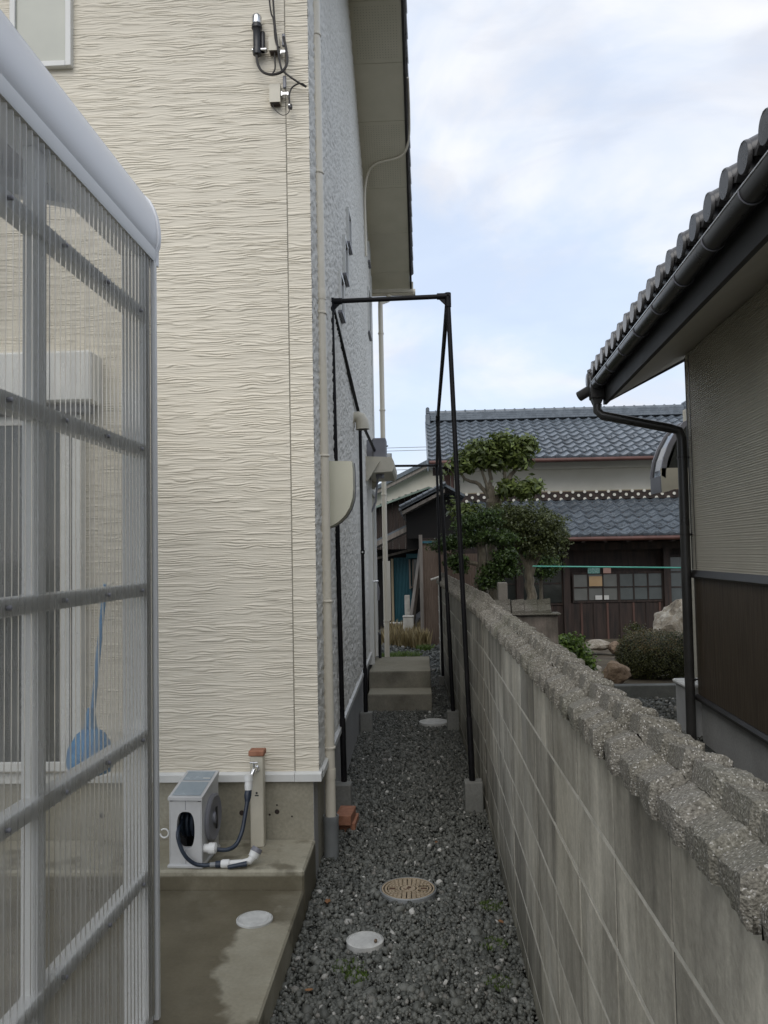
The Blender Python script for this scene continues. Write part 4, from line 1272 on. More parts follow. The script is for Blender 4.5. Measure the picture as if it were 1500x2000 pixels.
# hoses (world coordinates)
hs = thing('supply_hose', 'dark hose running from the tap to the side of the reel', 'hose', (-0.93, 4.22, 0.222))
o_ = obj('hose', MB().tube(smoothpath([(-1.03, 4.045, 0.300), (-0.98, 4.06, 0.295), (-0.945, 4.09, 0.31), (-0.925, 4.13, 0.36), (-0.915, 4.16, 0.43), (-0.908, 4.19, 0.50)], 8), 0.0105, 12), M['navy'], hs, True)
o_.location = -hs.location
o_ = obj('connector', MB().tube([(-0.909, 4.188, 0.488), (-0.9085, 4.195, 0.515), (-0.907, 4.21, 0.54)], [0.013, 0.019, 0.017], 14), M['navy'], hs, True)
o_.location = -hs.location
o_ = obj('connector_sleeve', MB().tube([(-0.907, 4.209, 0.539), (-0.9075, 4.214, 0.562), (-0.9085, 4.218, 0.582)], [0.019, 0.021, 0.019], 14).tube([(-0.9085, 4.219, 0.583), (-0.909, 4.2225, 0.615)], [0.023, 0.022], 14), M['white'], hs, True)
o_.location = -hs.location
ns = thing('spray_nozzle', 'white hose spray nozzle with navy trigger lying on the walkway edge', 'spray nozzle', (-0.95, 4.03, 0.222))
def nobj(n_, m_, mt_, s_=True):
    q = obj(n_, m_, mt_, ns, s_)
    q.location = -ns.location
    return q
nobj('hose', MB().tube(smoothpath([(-1.215, 4.12, 0.43), (-1.21, 4.00, 0.40), (-1.195, 3.985, 0.34), (-1.165, 3.985, 0.285), (-1.125, 3.995, 0.25), (-1.085, 4.005, 0.240), (-1.055, 4.01, 0.240)], 8), 0.0095, 12), M['navy'])
nobj('coupling', MB().tube([(-1.056, 4.01, 0.240), (-1.03, 4.012, 0.241)], 0.012, 14), M['pvc_grey'])
nobj('grip_ring', MB().tube([(-1.029, 4.012, 0.241), (-1.005, 4.014, 0.242)], 0.0165, 14), M['navy'])
nobj('barrel', MB().tube([(-1.004, 4.014, 0.243), (-0.995, 4.015, 0.243), (-0.965, 4.018, 0.244), (-0.960, 4.018, 0.244), (-0.90, 4.022, 0.246), (-0.868, 4.03, 0.250), (-0.850, 4.045, 0.268)], [0.017, 0.020, 0.020, 0.015, 0.015, 0.017, 0.020], 16), M['white'])
nobj('spray_head', MB().tube([(-0.853, 4.042, 0.264), (-0.842, 4.052, 0.285)], [0.025, 0.027], 18), M['white'])
nobj('head_ring', MB().tube([(-0.8415, 4.0525, 0.286), (-0.832, 4.060, 0.303)], [0.029, 0.025], 18), M['greybox'])
nobj('trigger', MB().tube([(-0.875, 4.005, 0.246), (-0.91, 3.998, 0.244), (-0.95, 3.992, 0.238), (-0.965, 3.990, 0.236)], [0.014, 0.011, 0.010, 0.009], 10), M['navy'])

# red bricks by the pipe
mb = MB().box(-0.05, 0.05, -0.105, 0.105, 0.0, 0.06, 0.003)
b1 = obj('brick', mb, M['brickred'], loc=(-0.515, 5.26, 0.05), rz=R(-4))
tag(b1, 'reddish brick laid flat on top beside the downpipe', 'brick', 'loose bricks by the downpipe')
mb = MB().box(-0.05, 0.05, -0.105, 0.105, 0.0, 0.06, 0.003)
b2 = obj('brick', mb, M['brickred'], loc=(-0.497, 5.31, -0.012), rz=R(-2))
tag(b2, 'reddish brick mostly hidden below another brick at gravel level', 'brick', 'loose bricks by the downpipe')

# ================================================================== BLACK DRYING FRAME
fr = thing('drying_frame', 'tall black pipe frame straddling the gravel lane', 'pipe frame', (-0.13, 5.6, 0.2))
FP = fr.location.copy()
def fobj(n_, m_, mt_=None, s_=True):
    q = obj(n_, m_, mt_ or M['black'], fr, s_)
    q.location = -FP
    return q
r1 = 0.0165
def pole(b, t, sleeve=0.42):
    b, t = Vector(b), Vector(t)
    fobj('pole', MB().tube([b, t], r1, 14))
    d = (t - b).normalized()
    fobj('sleeve', MB().tube([b, b + d * sleeve, b + d * (sleeve + 0.012)], [0.0205, 0.0205, 0.017], 14))
NL, NR = Vector((-0.588, 5.6, 3.49)), Vector((0.221, 5.6, 3.50))
ML, MR = Vector((-0.584, 8.1, 3.085)), Vector((0.192, 8.1, 3.06))
FL, FR_ = Vector((-0.50, 10.8, 2.89)), Vector((0.228, 10.8, 2.88))
pole((-0.555, 5.6, 0.19), NL)
pole((0.308, 5.6, 0.19), NR)
pole((-0.578, 8.1, 0.185), ML)
pole((0.276, 8.1, 0.18), MR, 1.15)
pole((0.246, 10.8, 0.12), FR_, 0.3)
fobj('cross_bar', MB().tube([NL, NR], r1, 14))
fobj('cross_bar', MB().tube([FL, FR_], r1 * 0.95, 12))
for a, b in ((NL, ML), (NR, MR), (ML, FL), (MR, FR_)):
    fobj('side_rail', MB().tube([a, b], r1, 12))
for c, sx in ((NL, 1), (NR, -1)):
    j = MB().tube([c + Vector((0, 0, -0.075)), c + Vector((0, 0, 0.022))], 0.0225, 14)
    j.tube([c + Vector((-0.018 * sx, 0, 0)), c + Vector((0.075 * sx, 0, 0))], 0.0225, 14)
    j.prism([(c.x + 0.015 * sx, c.z - 0.065), (c.x + 0.062 * sx, c.z - 0.018), (c.x + 0.015 * sx, c.z - 0.018)], 'Y', c.y - 0.008, c.y + 0.008)
    j.tube([c, c + (ML - NL if sx == 1 else MR - NR).normalized() * 0.09], 0.0215, 14)
    fobj('elbow_joint', j)
for c in (ML, MR, FR_):
    fobj('tee_joint', MB().tube([c + Vector((0, 0, -0.07)), c + Vector((0, 0, 0.02))], 0.022, 12).tube([c + Vector((0, -0.07, 0.008)), c + Vector((0, 0.07, -0.006))], 0.022, 12))
fobj('pole_clip', MB().lathe([(0.021, -0.02), (0.021, 0.02)], (-0.58, 8.1, 1.75), 'Z', 12))
fobj('clip_screw', MB().lathe([(0.010, -0.028), (0.010, -0.018)], (-0.58, 8.1, 1.75), 'Y', 10), M['steel'])
blk = newmesh('foot_block', MB().box(-0.06, 0.06, -0.055, 0.055, 0, 0.205, 0.005), M['newblock'])
for (x, y, z, lb) in ((-0.562, 5.56, -0.005, 'grey concrete block under the near left frame pole'), (0.315, 5.60, -0.005, 'grey concrete block under the near right frame pole'),
                      (-0.572, 8.10, -0.02, 'grey concrete block under the middle left frame pole'), (0.275, 8.12, -0.02, 'grey concrete block under the middle right frame pole'),
                      (0.25, 10.82, -0.08, 'grey concrete block under the far right frame pole')):
    o_ = obj('foot_block', blk, None, loc=(x, y, z))
    tag(o_, lb, 'concrete block', 'concrete blocks under the frame poles')

# ================================================================== BLOCK WALL WITH COPING
bw = thing('block_wall', 'grey concrete block wall with rough stone coping along the lane', 'wall', (0.39, 3.0, 0))
TH = 0.10
A0, A1 = Vector((0.392, -0.65, 0)), Vector((0.392, 5.50, 0))
B1 = Vector((0.392 - 0.0245 * 6.6 + 0.0, 12.1, 0))
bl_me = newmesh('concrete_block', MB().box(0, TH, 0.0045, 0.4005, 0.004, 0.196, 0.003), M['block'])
# mortar core, a little recessed
M['mortar_light'] = surf('pale_bed_mortar', (0.42, 0.40, 0.34), (0.62, 0.59, 0.52), 14, 0.9, bump=0.4)
def core(p, q, z0, z1, rec=0.014, mt_=None):
    d = (q - p).normalized()
    nrm = Vector((d.y, -d.x, 0))
    a, b = p + nrm * rec, q + nrm * rec
    c, e = q + nrm * (TH - rec), p + nrm * (TH - rec)
    mb_ = MB().add([(a.x, a.y, z0), (b.x, b.y, z0), (c.x, c.y, z0), (e.x, e.y, z0), (a.x, a.y, z1), (b.x, b.y, z1), (c.x, c.y, z1), (e.x, e.y, z1)],
                   [(0, 3, 2, 1), (4, 5, 6, 7), (0, 1, 5, 4), (1, 2, 6, 5), (2, 3, 7, 6), (3, 0, 4, 7)])
    o_ = obj('mortar', mb_, mt_ or M['mortar'], bw)
    o_.location = -bw.location
core(A0, A1, -0.2, 1.286)
core(A1, B1, -0.2, 1.286)
for c in range(6):
    for (p, q) in ((A0, A1), (A1, B1)):
        core(p, q, 1.087 - 0.2 * c - 0.0055, 1.087 - 0.2 * c + 0.0055, 0.0006, M['mortar_light'])
def lay(p, q, n0):
    d = (q - p)
    L = d.length
    ang = math.atan2(-d.x, d.y)
    k_ = int(L / 0.405)
    for i in range(k_):
        for c in range(7):
            o_ = obj('concrete_block', bl_me, None, bw)
            pp = p + d.normalized() * (i * 0.405)
            o_.location = Vector((pp.x + random.uniform(-0.0012, 0.0012), pp.y, 1.287 - 0.2 * (c + 1))) - bw.location
            o_.rotation_euler = (0, 0, ang)
lay(A0, A1, 0)
lay(A1, B1, 0)
# coping stones: scalloped, split-faced, with a stepped ridge
def coping_mesh(seed, L=0.405, ridge=0.0):
    ny, nx = 46, 28
    r_ = np.random.default_rng(seed)
    s_ = r_.uniform(0, 50)
    Y, U = np.meshgrid(np.linspace(0.003, L - 0.003, ny), np.linspace(0, 1, nx), indexing='ij')
    ph = Y / 0.135
    t = ph - np.floor(ph)
    lobe = np.where(t < 0.07, t / 0.07, (1 - t) / 0.93)        # each lobe swells, then breaks back
    lobe = lobe * (0.7 + 0.6 * vnoise(ph, ph * 0 + seed, seed))
    # outline across: 0 lower left edge, lip, left slope, step, ridge, right slope, lip
    us = np.array([0, 0.10, 0.13, 0.40, 0.45, 0.50, 0.86, 0.89, 1.0])
    xx = np.array([-0.014, -0.018, -0.010, 0.034, 0.038, 0.042, 0.096, 0.104, 0.104])
    zz2 = np.array([0.0, 0.036, 0.042, 0.062, 0.060, 0.090, 0.078, 0.070, 0.0])
    X = np.interp(U, us, xx)
    Z = np.interp(U, us, zz2) + np.where((U > 0.5) & (U < 0.9), 0.008, 0)
    left = (U < 0.46)
    out_l = np.clip(1 - U / 0.42, 0, 1)
    X = X - np.where(U < 0.44, 0.013 * lobe * np.clip((0.44 - U) / 0.2, 0, 1), 0) + np.where((U > 0.38) & (U < 0.55), -0.012 * lobe, 0)
    X = X + np.where(U > 0.8, 0.010 * (lobe - 0.5), 0)
    Z = Z + np.where(U > 0.09, 0.019 * lobe * np.where(left, 1, 0.75), 0) + ridge * np.clip(1 - np.abs(U - 0.52) / 0.35, 0, 1)
    nz_ = vnoise(Y / 0.018 + s_, U / 0.07, seed + 3) - 0.5
    nz2 = vnoise(Y / 0.007 + s_, U / 0.03, seed + 4) - 0.5
    Z = Z + (0.005 * nz_ + 0.003 * nz2) * (U > 0.05) * (U < 0.96)
    X = X + (0.006 * nz_ + 0.003 * nz2) * ((U < 0.2) | (U > 0.85))
    P_ = np.stack([X, Y, Z], -1)
    # close the ends with a skirt
    e0, e1 = P_[:1].copy(), P_[-1:].copy()
    e0[..., 2] = 0
    e1[..., 2] = 0
    me_ = gridmesh('coping_stone', np.concatenate([e0, P_, e1], 0), M['coping'], True)
    me_.set_sharp_from_angle(angle=R(38))
    return me_
cms = [coping_mesh(s) for s in (1, 2, 3, 4, 5)]
cmr = [coping_mesh(s, ridge=0.055) for s in (6, 7, 8)]
def cope(p, q, meshes, z, dz=0):
    d = q - p
    ang = math.atan2(-d.x, d.y)
    for i in range(int(d.length / 0.405)):
        pp = p + d.normalized() * (i * 0.405)
        o_ = obj('coping_stone', random.choice(meshes), None, bw)
        o_.location = Vector((pp.x + random.uniform(-0.002, 0.002), pp.y, z + random.uniform(-0.002, 0.002))) - bw.location
        o_.rotation_euler = (0, 0, ang)
M['grime'] = surf('grimy_joint', (0.045, 0.042, 0.035), (0.09, 0.085, 0.07), 9, 0.9)
vj = MB()
for (p, q) in ((A0, A1), (A1, B1)):
    d = (q - p)
    u = d.normalized()
    nrm = Vector((u.y, -u.x, 0))
    for i in range(int(d.length / 0.405) + 1):
        c0 = p + u * (i * 0.405 - 0.0045) + nrm * 0.0022
        c1 = p + u * (i * 0.405 + 0.0045) + nrm * 0.0022
        vj.add([(c0.x, c0.y, -0.1), (c1.x, c1.y, -0.1), (c1.x, c1.y, 1.286), (c0.x, c0.y, 1.286)] + [(v.x, v.y, z) for z in (-0.1, 1.286) for v in (c0 + nrm * 0.05, c1 + nrm * 0.05)],
               [(0, 1, 2, 3), (4, 6, 7, 5), (0, 4, 5, 1), (3, 2, 7, 6), (0, 3, 6, 4), (1, 5, 7, 2)])
o_ = obj('vertical_joints', vj, M['grime'], bw)
o_.location = -bw.location
o_['kind'] = 'stuff'
cope(A0, A1, cms, 1.287)
cope(A1, B1, cmr, 1.290)
core(Vector((0.40, -0.65, 0)), Vector((0.40, 5.5, 0)), 1.2865, 1.31)

# short garden wall crossing behind
gw = thing('garden_wall_stub', 'short stained wall with stone coping at right angles to the block wall', 'wall', (0.55, 8.5, 0))
obj('wall_body', MB().box(-0.06, 0.83, 0, 0.13, -0.1, 1.07), M['wallold'], gw)
for i in range(2):
    o_ = obj('coping_stone', cmr[i], None, gw, loc=(0.33 + i * 0.41 + 0.03, 0.005, 1.072))
    o_.rotation_euler = (0, 0, R(90))
obj('cap_course', MB().box(-0.06, 0.86, -0.04, 0.17, 1.0705, 1.09, 0.006), M['coping'], gw)
o_ = obj('concrete_post', MB().box(-0.055, 0.055, -0.055, 0.055, 0, 1.42, 0.008), M['postconc'], loc=(0.93, 9.6, -0.05))
tag(o_, 'weathered concrete post standing behind the short garden wall', 'post')
t_ = thing('white_drain_pipe', 'white plastic pipe bent over the far end of the block wall', 'pipe', (0.18, 12.2, 1.3))
obj('pipe', MB().tube(smoothpath([(-0.05, 0, 0.03), (0.02, 0, 0.05), (0.10, 0, 0.08), (0.16, 0, 0.10)], 4), 0.016, 10), M['pipewhite'], t_, True)
obj('upright', MB().tube([(0.16, 0.0, -0.4), (0.165, 0, 0.35)], 0.013, 8), M['pipewhite'], t_, True)
t_ = thing('white_wall_pipe', 'thin white pipe running down beside the far shed to the tub', 'pipe', (0.02, 14.8, 0.2))
obj('pipe', MB().tube(smoothpath([(0.06, 0, 1.12), (0.03, 0, 1.05), (0.005, 0, 0.6), (-0.01, 0, 0.2), (-0.05, 0, 0.12), (-0.16, 0, 0.12)], 5), 0.02, 10), M['pipewhite'], t_, True)

# ================================================================== RIGHT NEIGHBOUR HOUSE
RZ = -R(2.75)
rh = thing('neighbour_house', 'beige and brown single-storey neighbour house with dark tiled eave on the right', 'house', (2.452, 7.55, 0), RZ)
# local: x right, y towards far; wall plane x=0, far corner at y=0
def rob(n_, m_, mt_, s_=False, parent=None):
    return obj(n_, m_, mt_, parent or rh, s_)
pf = [(0.12, 1.53)]
zc = 1.53
while zc < 3.62:
    pf += [(0.0, zc), (0.0012, zc + 0.0132), (0.012, zc + 0.0134), (0.012, zc + 0.0178)]
    zc += 0.018
pf += [(0.12, zc)]
rob('upper_siding', MB().prism(pf, 'Y', -9, 0.0), M['rsiding'])
rob('corner_trim', MB().box(-0.003, 0.02, -0.11, -0.104, 1.53, 3.47).box(-0.004, 0.1, 0.0, 0.012, 1.53, 3.47), M['darkmetal'])
rob('band_trim', MB().prism([(-0.03, 1.46), (-0.035, 1.475), (-0.012, 1.529), (0.10, 1.529), (0.10, 1.46)], 'Y', -9, 0.015), M['darkmetal'])
rob('lower_siding', MB().box(0.004, 0.12, -9, 0.0, 0.42, 1.459), M['wains'])
rob('base_trim', MB().prism([(-0.028, 0.372), (-0.028, 0.395), (-0.005, 0.419), (0.10, 0.419), (0.10, 0.372)], 'Y', -9, 0.012), M['darkmetal'])
rob('foundation', MB().box(0.03, 0.13, -9, -0.10, -0.3, 0.3715).box(0.0301, 0.13, -0.0995, 0.0, -0.3, 0.3716), M['found_side'])
rob('back_wall', MB().box(0.121, 5.0, -0.12, -0.001, -0.3, 3.4), M['rsiding'])
# soffit slopes down outwards
OV = 0.66
def sz(x):
    return 3.50 + x * 0.50 if x > -5 else 0
EY = 0.30
sof = MB().add([(0.0, -9, 3.49), (-OV, -9, 3.14), (-OV, EY, 3.14), (0.0, EY, 3.49), (0.0, -9, 3.52), (-OV, -9, 3.17), (-OV, EY, 3.17), (0.0, EY, 3.52)],
               [(0, 1, 2, 3), (4, 7, 6, 5), (0, 4, 5, 1), (1, 5, 6, 2), (2, 6, 7, 3), (3, 7, 4, 0)])
M['soffit_r'] = surf('grey_soffit_board', (0.42, 0.40, 0.35), (0.48, 0.46, 0.41), 3, 0.6)
rob('soffit', sof, M['soffit_r'])
rob('soffit_back', MB().add([(0.0, -9, 3.49), (3.0, -9, 4.99), (3.0, EY, 4.99), (0.0, EY, 3.49), (0.0, -9, 3.52), (3.0, -9, 5.02), (3.0, EY, 5.02), (0, EY, 3.52)], [(0, 1, 2, 3), (4, 7, 6, 5), (2, 6, 7, 3), (0, 4, 5, 1)]), M['soffit_r'])
rob('fascia', MB().prism([(-OV - 0.002, 3.115), (-OV - 0.035, 3.115), (-OV - 0.035, 3.39), (-OV - 0.002, 3.39)], 'Y', -9, EY), M['fascia_black'])
rob('rake_board', MB().add([(-OV - 0.03, EY + 0.001, 3.12), (-OV - 0.03, EY + 0.03, 3.12), (3.0, EY + 0.03, 4.965), (3.0, EY + 0.001, 4.965), (-OV - 0.03, EY + 0.001, 3.27), (-OV - 0.03, EY + 0.03, 3.27), (3.0, EY + 0.03, 5.13), (3.0, EY + 0.001, 5.13)],
                           [(0, 3, 2, 1), (4, 5, 6, 7), (0, 1, 5, 4), (1, 2, 6, 5), (2, 3, 7, 6), (3, 0, 4, 7)]), M['fascia_black'])
rob('roof', MB().add([(-OV - 0.06, -9, 3.36), (3.0, -9, 5.16), (3.0, EY, 5.16), (-OV - 0.06, EY, 3.36), (-OV - 0.06, -9, 3.40), (3.0, -9, 5.22), (3.0, EY, 5.22), (-OV - 0.06, EY, 3.40)],
                     [(0, 3, 2, 1), (4, 5, 6, 7), (0, 1, 5, 4), (1, 2, 6, 5), (2, 3, 7, 6), (3, 0, 4, 7)]), M['tilebrown'])
# gutter: round hanging gutter with bands
gx, gzz = -OV - 0.105, 3.30
gut = MB()
prof = [(gx + 0.056 * math.cos(a_), gzz + 0.056 * math.sin(a_)) for a_ in np.linspace(-PI * 1.02, 0.15, 14)] + [(gx + 0.050 * math.cos(a_), gzz + 0.050 * math.sin(a_)) for a_ in np.linspace(0.12, -PI, 14)]
gut.prism(prof, 'Y', -9, EY + 0.0)
M['gutterdark'] = surf('dark_grey_gutter', (0.030, 0.029, 0.027), (0.045, 0.043, 0.040), 5, 0.3)
gg = rob('gutter', gut, M['gutterdark'], True)
rob('gutter_bead', MB().tube([(gx - 0.055, -9, gzz + 0.012), (gx - 0.055, EY - 0.06, gzz + 0.012)], 0.005, 8), M['steel'], True, gg)
for k in range(14):
    y = EY - 0.35 - k * 0.56
    pr_ = [(gx + 0.060 * math.cos(a_), y, gzz + 0.060 * math.sin(a_)) for a_ in np.linspace(-PI * 1.02, 0.1, 14)]
    rob('gutter_hanger', MB().tube(pr_, 0.004, 6), M['greybox'], True, gg)
rob('rain_hopper', MB().box(gx - 0.06, gx + 0.07, EY - 0.13, EY + 0.02, gzz - 0.14, gzz + 0.07, 0.01).prism([(gx - 0.05, gzz - 0.141), (gx + 0.055, gzz - 0.141), (gx + 0.035, gzz - 0.19), (gx - 0.03, gzz - 0.19)], 'Y', EY - 0.11, EY), M['gutterdark'], False, gg)
rob('gutter_return', MB().tube([(gx - 0.02, EY + 0.02, gzz - 0.02), (gx - 0.14, EY + 0.10, gzz - 0.08)], 0.05, 12), M['gutterdark'], True, gg)
# downspout
dpth = [(gx + 0.005, EY - 0.06, 3.11), (gx + 0.005, EY - 0.06, 3.05), (gx + 0.05, EY - 0.065, 3.00), (-0.16, -0.03, 2.82), (-0.085, -0.02, 2.80), (-0.062, -0.02, 2.73), (-0.060, -0.02, 2.6), (-0.075, -0.02, -0.1)]
ds = rob('downspout', MB().tube(dpth, 0.043, 16), M['gutterdark'], True)
for z in (2.55, 1.85, 0.55):
    rob('pipe_bracket', MB().lathe([(0.046, -0.01), (0.046, 0.01)], (-0.063, -0.02, z), 'Z', 16).tube([(-0.05, -0.02, z), (0.02, -0.02, z)], 0.008, 8), M['darkmetal'], True, ds)
# eave tiles: roll + round end disc, seen edge on
et = MB()
et.tube([(-0.075, 0, 0.0), (0.28, 0, 0.17)], [0.062, 0.066], 14)
et.lathe([(0.070, -0.098), (0.074, -0.090), (0.074, -0.080), (0.066, -0.076)], (0, 0, -0.010), 'X', 24)
et.prism([(-0.125, -0.02), (-0.09, -0.045), (-0.045, -0.03), (-0.045, 0.0), (-0.09, -0.015), (-0.125, 0.01)], 'X', -0.072, 0.05)
etm = newmesh('eave_tile', et, M['tilebrown'], True)
for k in range(30):
    obj('eave_tile', etm, None, rh, loc=(-OV - 0.05, EY - 0.10 - 0.262 * k, 3.455))
rob('verge_tile', MB().tube([(-OV - 0.14, EY + 0.03, 3.40), (3.0, EY + 0.03, 5.24)], 0.07, 12), M['tilebrown'], True)
rob('verge_end', MB().lathe([(0.06, -0.03), (0.08, -0.02), (0.08, 0.01), (0.05, 0.02)], (-OV - 0.15, EY + 0.03, 3.36), 'X', 18), M['tilebrown'], True)
# curved awning on the set-back part of the neighbour house
aw = thing('curved_awning', 'curved grey awning with smoked panel beside the neighbour house corner', 'awning', (2.98, 9.0, 2.3))
arc = [(0.02, 0.86), (-0.10, 0.80), (-0.19, 0.70), (-0.27, 0.56), (-0.325, 0.42), (-0.350, 0.30), (-0.355, 0.22)]
inn = [(u + 0.045, v - 0.03) for u, v in arc]
obj('curved_rib', MB().prism(arc + inn[::-1], 'Y', 0, 0.04), M['greybox'], aw)
obj('curved_rib', MB().prism(arc + inn[::-1], 'Y', 0.42, 0.45), M['greybox'], aw)
obj('smoked_panel', MB().prism([(u + 0.02, v - 0.01) for u, v in arc] + [(u + 0.026, v - 0.014) for u, v in arc[::-1]], 'Y', 0.04, 0.42), M['dkglass'], aw)
obj('end_panel', MB().prism(inn + [(-0.31, 0.30), (0.02, 0.30)], 'Y', 0.012, 0.02), M['dkglass'], aw)
obj('front_beam', MB().prism([(-0.36, 0.30), (0.02, 0.30), (0.02, 0.14), (-0.35, 0.03)], 'Y', 0.0, 0.03), M['mould'], aw)
obj('lower_band', MB().prism([(-0.36, 0.22), (-0.345, 0.22), (-0.335, 0.04), (-0.36, 0.04)], 'Y', 0.031, 0.42), M['greybox'], aw)
o_ = obj('neighbour_wing', MB().box(3.02, 6.0, 7.9, 9.45, -0.3, 3.3), M['rsiding'])
tag(o_, 'set-back wing of the neighbour house behind its corner', 'building')
t_ = thing('utility_box', 'pale plastic box with white lid beside the neighbour downspout', 'box', (2.40, 7.66, 0))
obj('case', MB().box(0.01, 0.4, 0.01, 0.4, 0, 0.44, 0.006), M['reelgrey'], t_)
obj('lid', MB().box(-0.015, 0.42, -0.01, 0.42, 0.441, 0.480, 0.012), M['white'], t_)
# clothes pole
t_ = obj('laundry_pole', MB().tube([(1.50, 11.2, 1.52), (3.9, 10.9, 1.455)], 0.010, 8), M['tealwire'], None, True)
tag(t_, 'thin green laundry pole spanning from the tree to the neighbour house', 'pole')

# ================================================================== TRADITIONAL HOUSE
th = thing('traditional_house', 'old two-tier Japanese house with grey glazed tiles and white plaster band', 'house', (3.5, 17.4, 0))
TP = th.location.copy()
def tob(n_, m_, mt_, s_=False, parent=None):
    q = obj(n_, m_, mt_, parent or th, s_)
    if parent is None:
        q.location = -TP
    return q
def tile_mb(guard=False, wdt=0.262, ln=0.335):
    mb_ = MB()
    nx_ = 9
    top = []
    def prof_(t):
        # wide shallow pan then narrow roll
        return (-0.030 * math.sin(PI * t / 0.68)) if t < 0.68 else 0.026 * math.sin(PI * (t - 0.68) / 0.32)
    vs = []
    for (s_, dz_) in ((0.0, 0.042), (ln * 1.06, 0.004)):
        for i in range(nx_):
            t = i / (nx_ - 1)
            vs.append((t * wdt, s_, prof_(t) + dz_))
    for i in range(nx_):
        t = i / (nx_ - 1)
        vs.append((t * wdt, 0.0, prof_(t) + 0.000))
    fs = []
    for i in range(nx_ - 1):
        fs.append((i, i + 1, nx_ + i + 1, nx_ + i))
        fs.append((2 * nx_ + i, 2 * nx_ + i + 1, i + 1, i))
    mb_.add(vs, fs)
    if guard:
        pts_ = [(0.09 + 0.065 * math.cos(a_), 0.10 + 0.02 * math.sin(a_), 0.02 + 0.035 * abs(math.sin(a_))) for a_ in np.linspace(0, PI, 7)]
        mb_.tube(pts_, 0.012, 5)
    return mb_
tm0 = newmesh('roof_tile', tile_mb(), M['tilegrey'], True)
tm1 = newmesh('roof_tile_guard', tile_mb(True), M['tilegrey'], True)
def eave_mb():
    mb_ = tile_mb()
    mb_.lathe([(0.040, -0.022), (0.044, -0.014), (0.040, -0.004)], (0.222, 0, 0.01), 'Y', 10)
    mb_.add([(0, -0.004, 0.03), (0.09, -0.004, 0.0), (0.18, -0.004, 0.03), (0, -0.004, -0.02), (0.09, -0.004, -0.055), (0.18, -0.004, -0.02)], [(0, 1, 4, 3), (1, 2, 5, 4)])
    return mb_
tm2 = newmesh('roof_tile_eave', eave_mb(), M['tilegrey'], True)
count = [0]
def tile_roof(name, x0, x1, y0, z0, y1, z1, guards, budget, skew=0.0):
    ang = math.atan2(z1 - z0, y1 - y0)
    L = math.hypot(z1 - z0, y1 - y0)
    rows = int(L / 0.33)
    cols = int((x1 - x0) / 0.262)
    roof = tob(name, MB().add([(x0, y0, z0 - 0.07), (x1, y0, z0 - 0.07), (x1, y1, z1 - 0.07), (x0, y1, z1 - 0.07), (x0, y0, z0 - 0.02), (x1, y0, z0 - 0.02), (x1, y1, z1 - 0.02), (x0, y1, z1 - 0.02)],
                              [(0, 3, 2, 1), (4, 5, 6, 7), (0, 1, 5, 4), (1, 2, 6, 5), (2, 3, 7, 6), (3, 0, 4, 7)]), M['oldwood'])
    rest = MB()
    for r_ in range(rows + 1):
        for c in range(cols):
            s_ = r_ * 0.33
            pos = Vector((x0 + c * 0.262, y0 + s_ * math.cos(ang), z0 + s_ * math.sin(ang)))
            g_ = (r_ in guards and (guards[r_] == 1 or c % 2 == 0))
            me_ = tm2 if r_ == 0 else (tm1 if g_ else tm0)
            if budget[0] > 0:
                budget[0] -= 1
                o_ = obj('tile', me_, None, roof)
                o_.location = pos
                o_.rotation_euler = (ang, 0, random.uniform(-0.008, 0.008))
            else:
                src = tile_mb(g_)
                ca, sa = math.cos(ang), math.sin(ang)
                rest.add([(pos.x + v[0], pos.y + v[1] * ca - v[2] * sa, pos.z + v[1] * sa + v[2] * ca) for v in src.v], src.f)
    if rest.v:
        o_ = tob('tile_rows', rest, M['tilegrey'], True, roof)
        o_['kind'] = 'stuff'
    return roof
bud = [300]
tile_roof('lower_roof', 0.36, 6.7, 16.75, 2.02, 18.85, 2.93, {1: 1}, bud)
up = tile_roof('upper_roof', 0.20, 6.95, 18.15, 3.79, 21.25, 5.16, {1: 1, 4: 2}, bud)
# ridge of upper roof
rb = MB()
for i, (wd, z) in enumerate(((0.17, 5.13), (0.15, 5.185), (0.13, 5.24), (0.11, 5.295))):
    rb.box(0.30, 6.80, 21.2 - wd, 21.2 + wd, z, z + 0.055, 0.008)
rb.tube([(0.28, 21.2, 5.35), (6.82, 21.2, 5.35)], 0.06, 12)
rd = tob('ridge', rb, M['tilegrey'])
for k in range(26):
    tob('ridge_cap', MB().lathe([(0.068, -0.02), (0.076, 0), (0.068, 0.02)], (0.45 + k * 0.255, 21.2, 5.355), 'X', 10), M['tilegrey'], True, rd)
for x in (0.24, 6.84):
    oni = MB().box(x - 0.06, x + 0.06, 21.2 - 0.22, 21.2 + 0.22, 5.02, 5.30, 0.02).box(x - 0.05, x + 0.05, 21.2 - 0.15, 21.2 + 0.15, 5.301, 5.43, 0.03)
    oni.tube([(x, 21.04, 5.44), (x, 21.36, 5.44)], 0.05, 8)
    tob('ridge_end_tile', oni, M['tilegrey'])
# verge edge boards
for (xa, y0, z0, y1, z1) in ((0.17, 18.1, 3.72, 21.25, 5.05), (0.33, 16.72, 1.96, 18.85, 2.88)):
    tob('verge_board', MB().add([(xa, y0, z0 - 0.18), (xa + 0.03, y0, z0 - 0.18), (xa + 0.03, y1, z1 - 0.18), (xa, y1, z1 - 0.18), (xa, y0, z0 + 0.1), (xa + 0.03, y0, z0 + 0.1), (xa + 0.03, y1, z1 + 0.1), (xa, y1, z1 + 0.1)],
                               [(0, 3, 2, 1), (4, 5, 6, 7), (0, 1, 5, 4), (1, 2, 6, 5), (2, 3, 7, 6), (3, 0, 4, 7)]), M['tilegrey'])
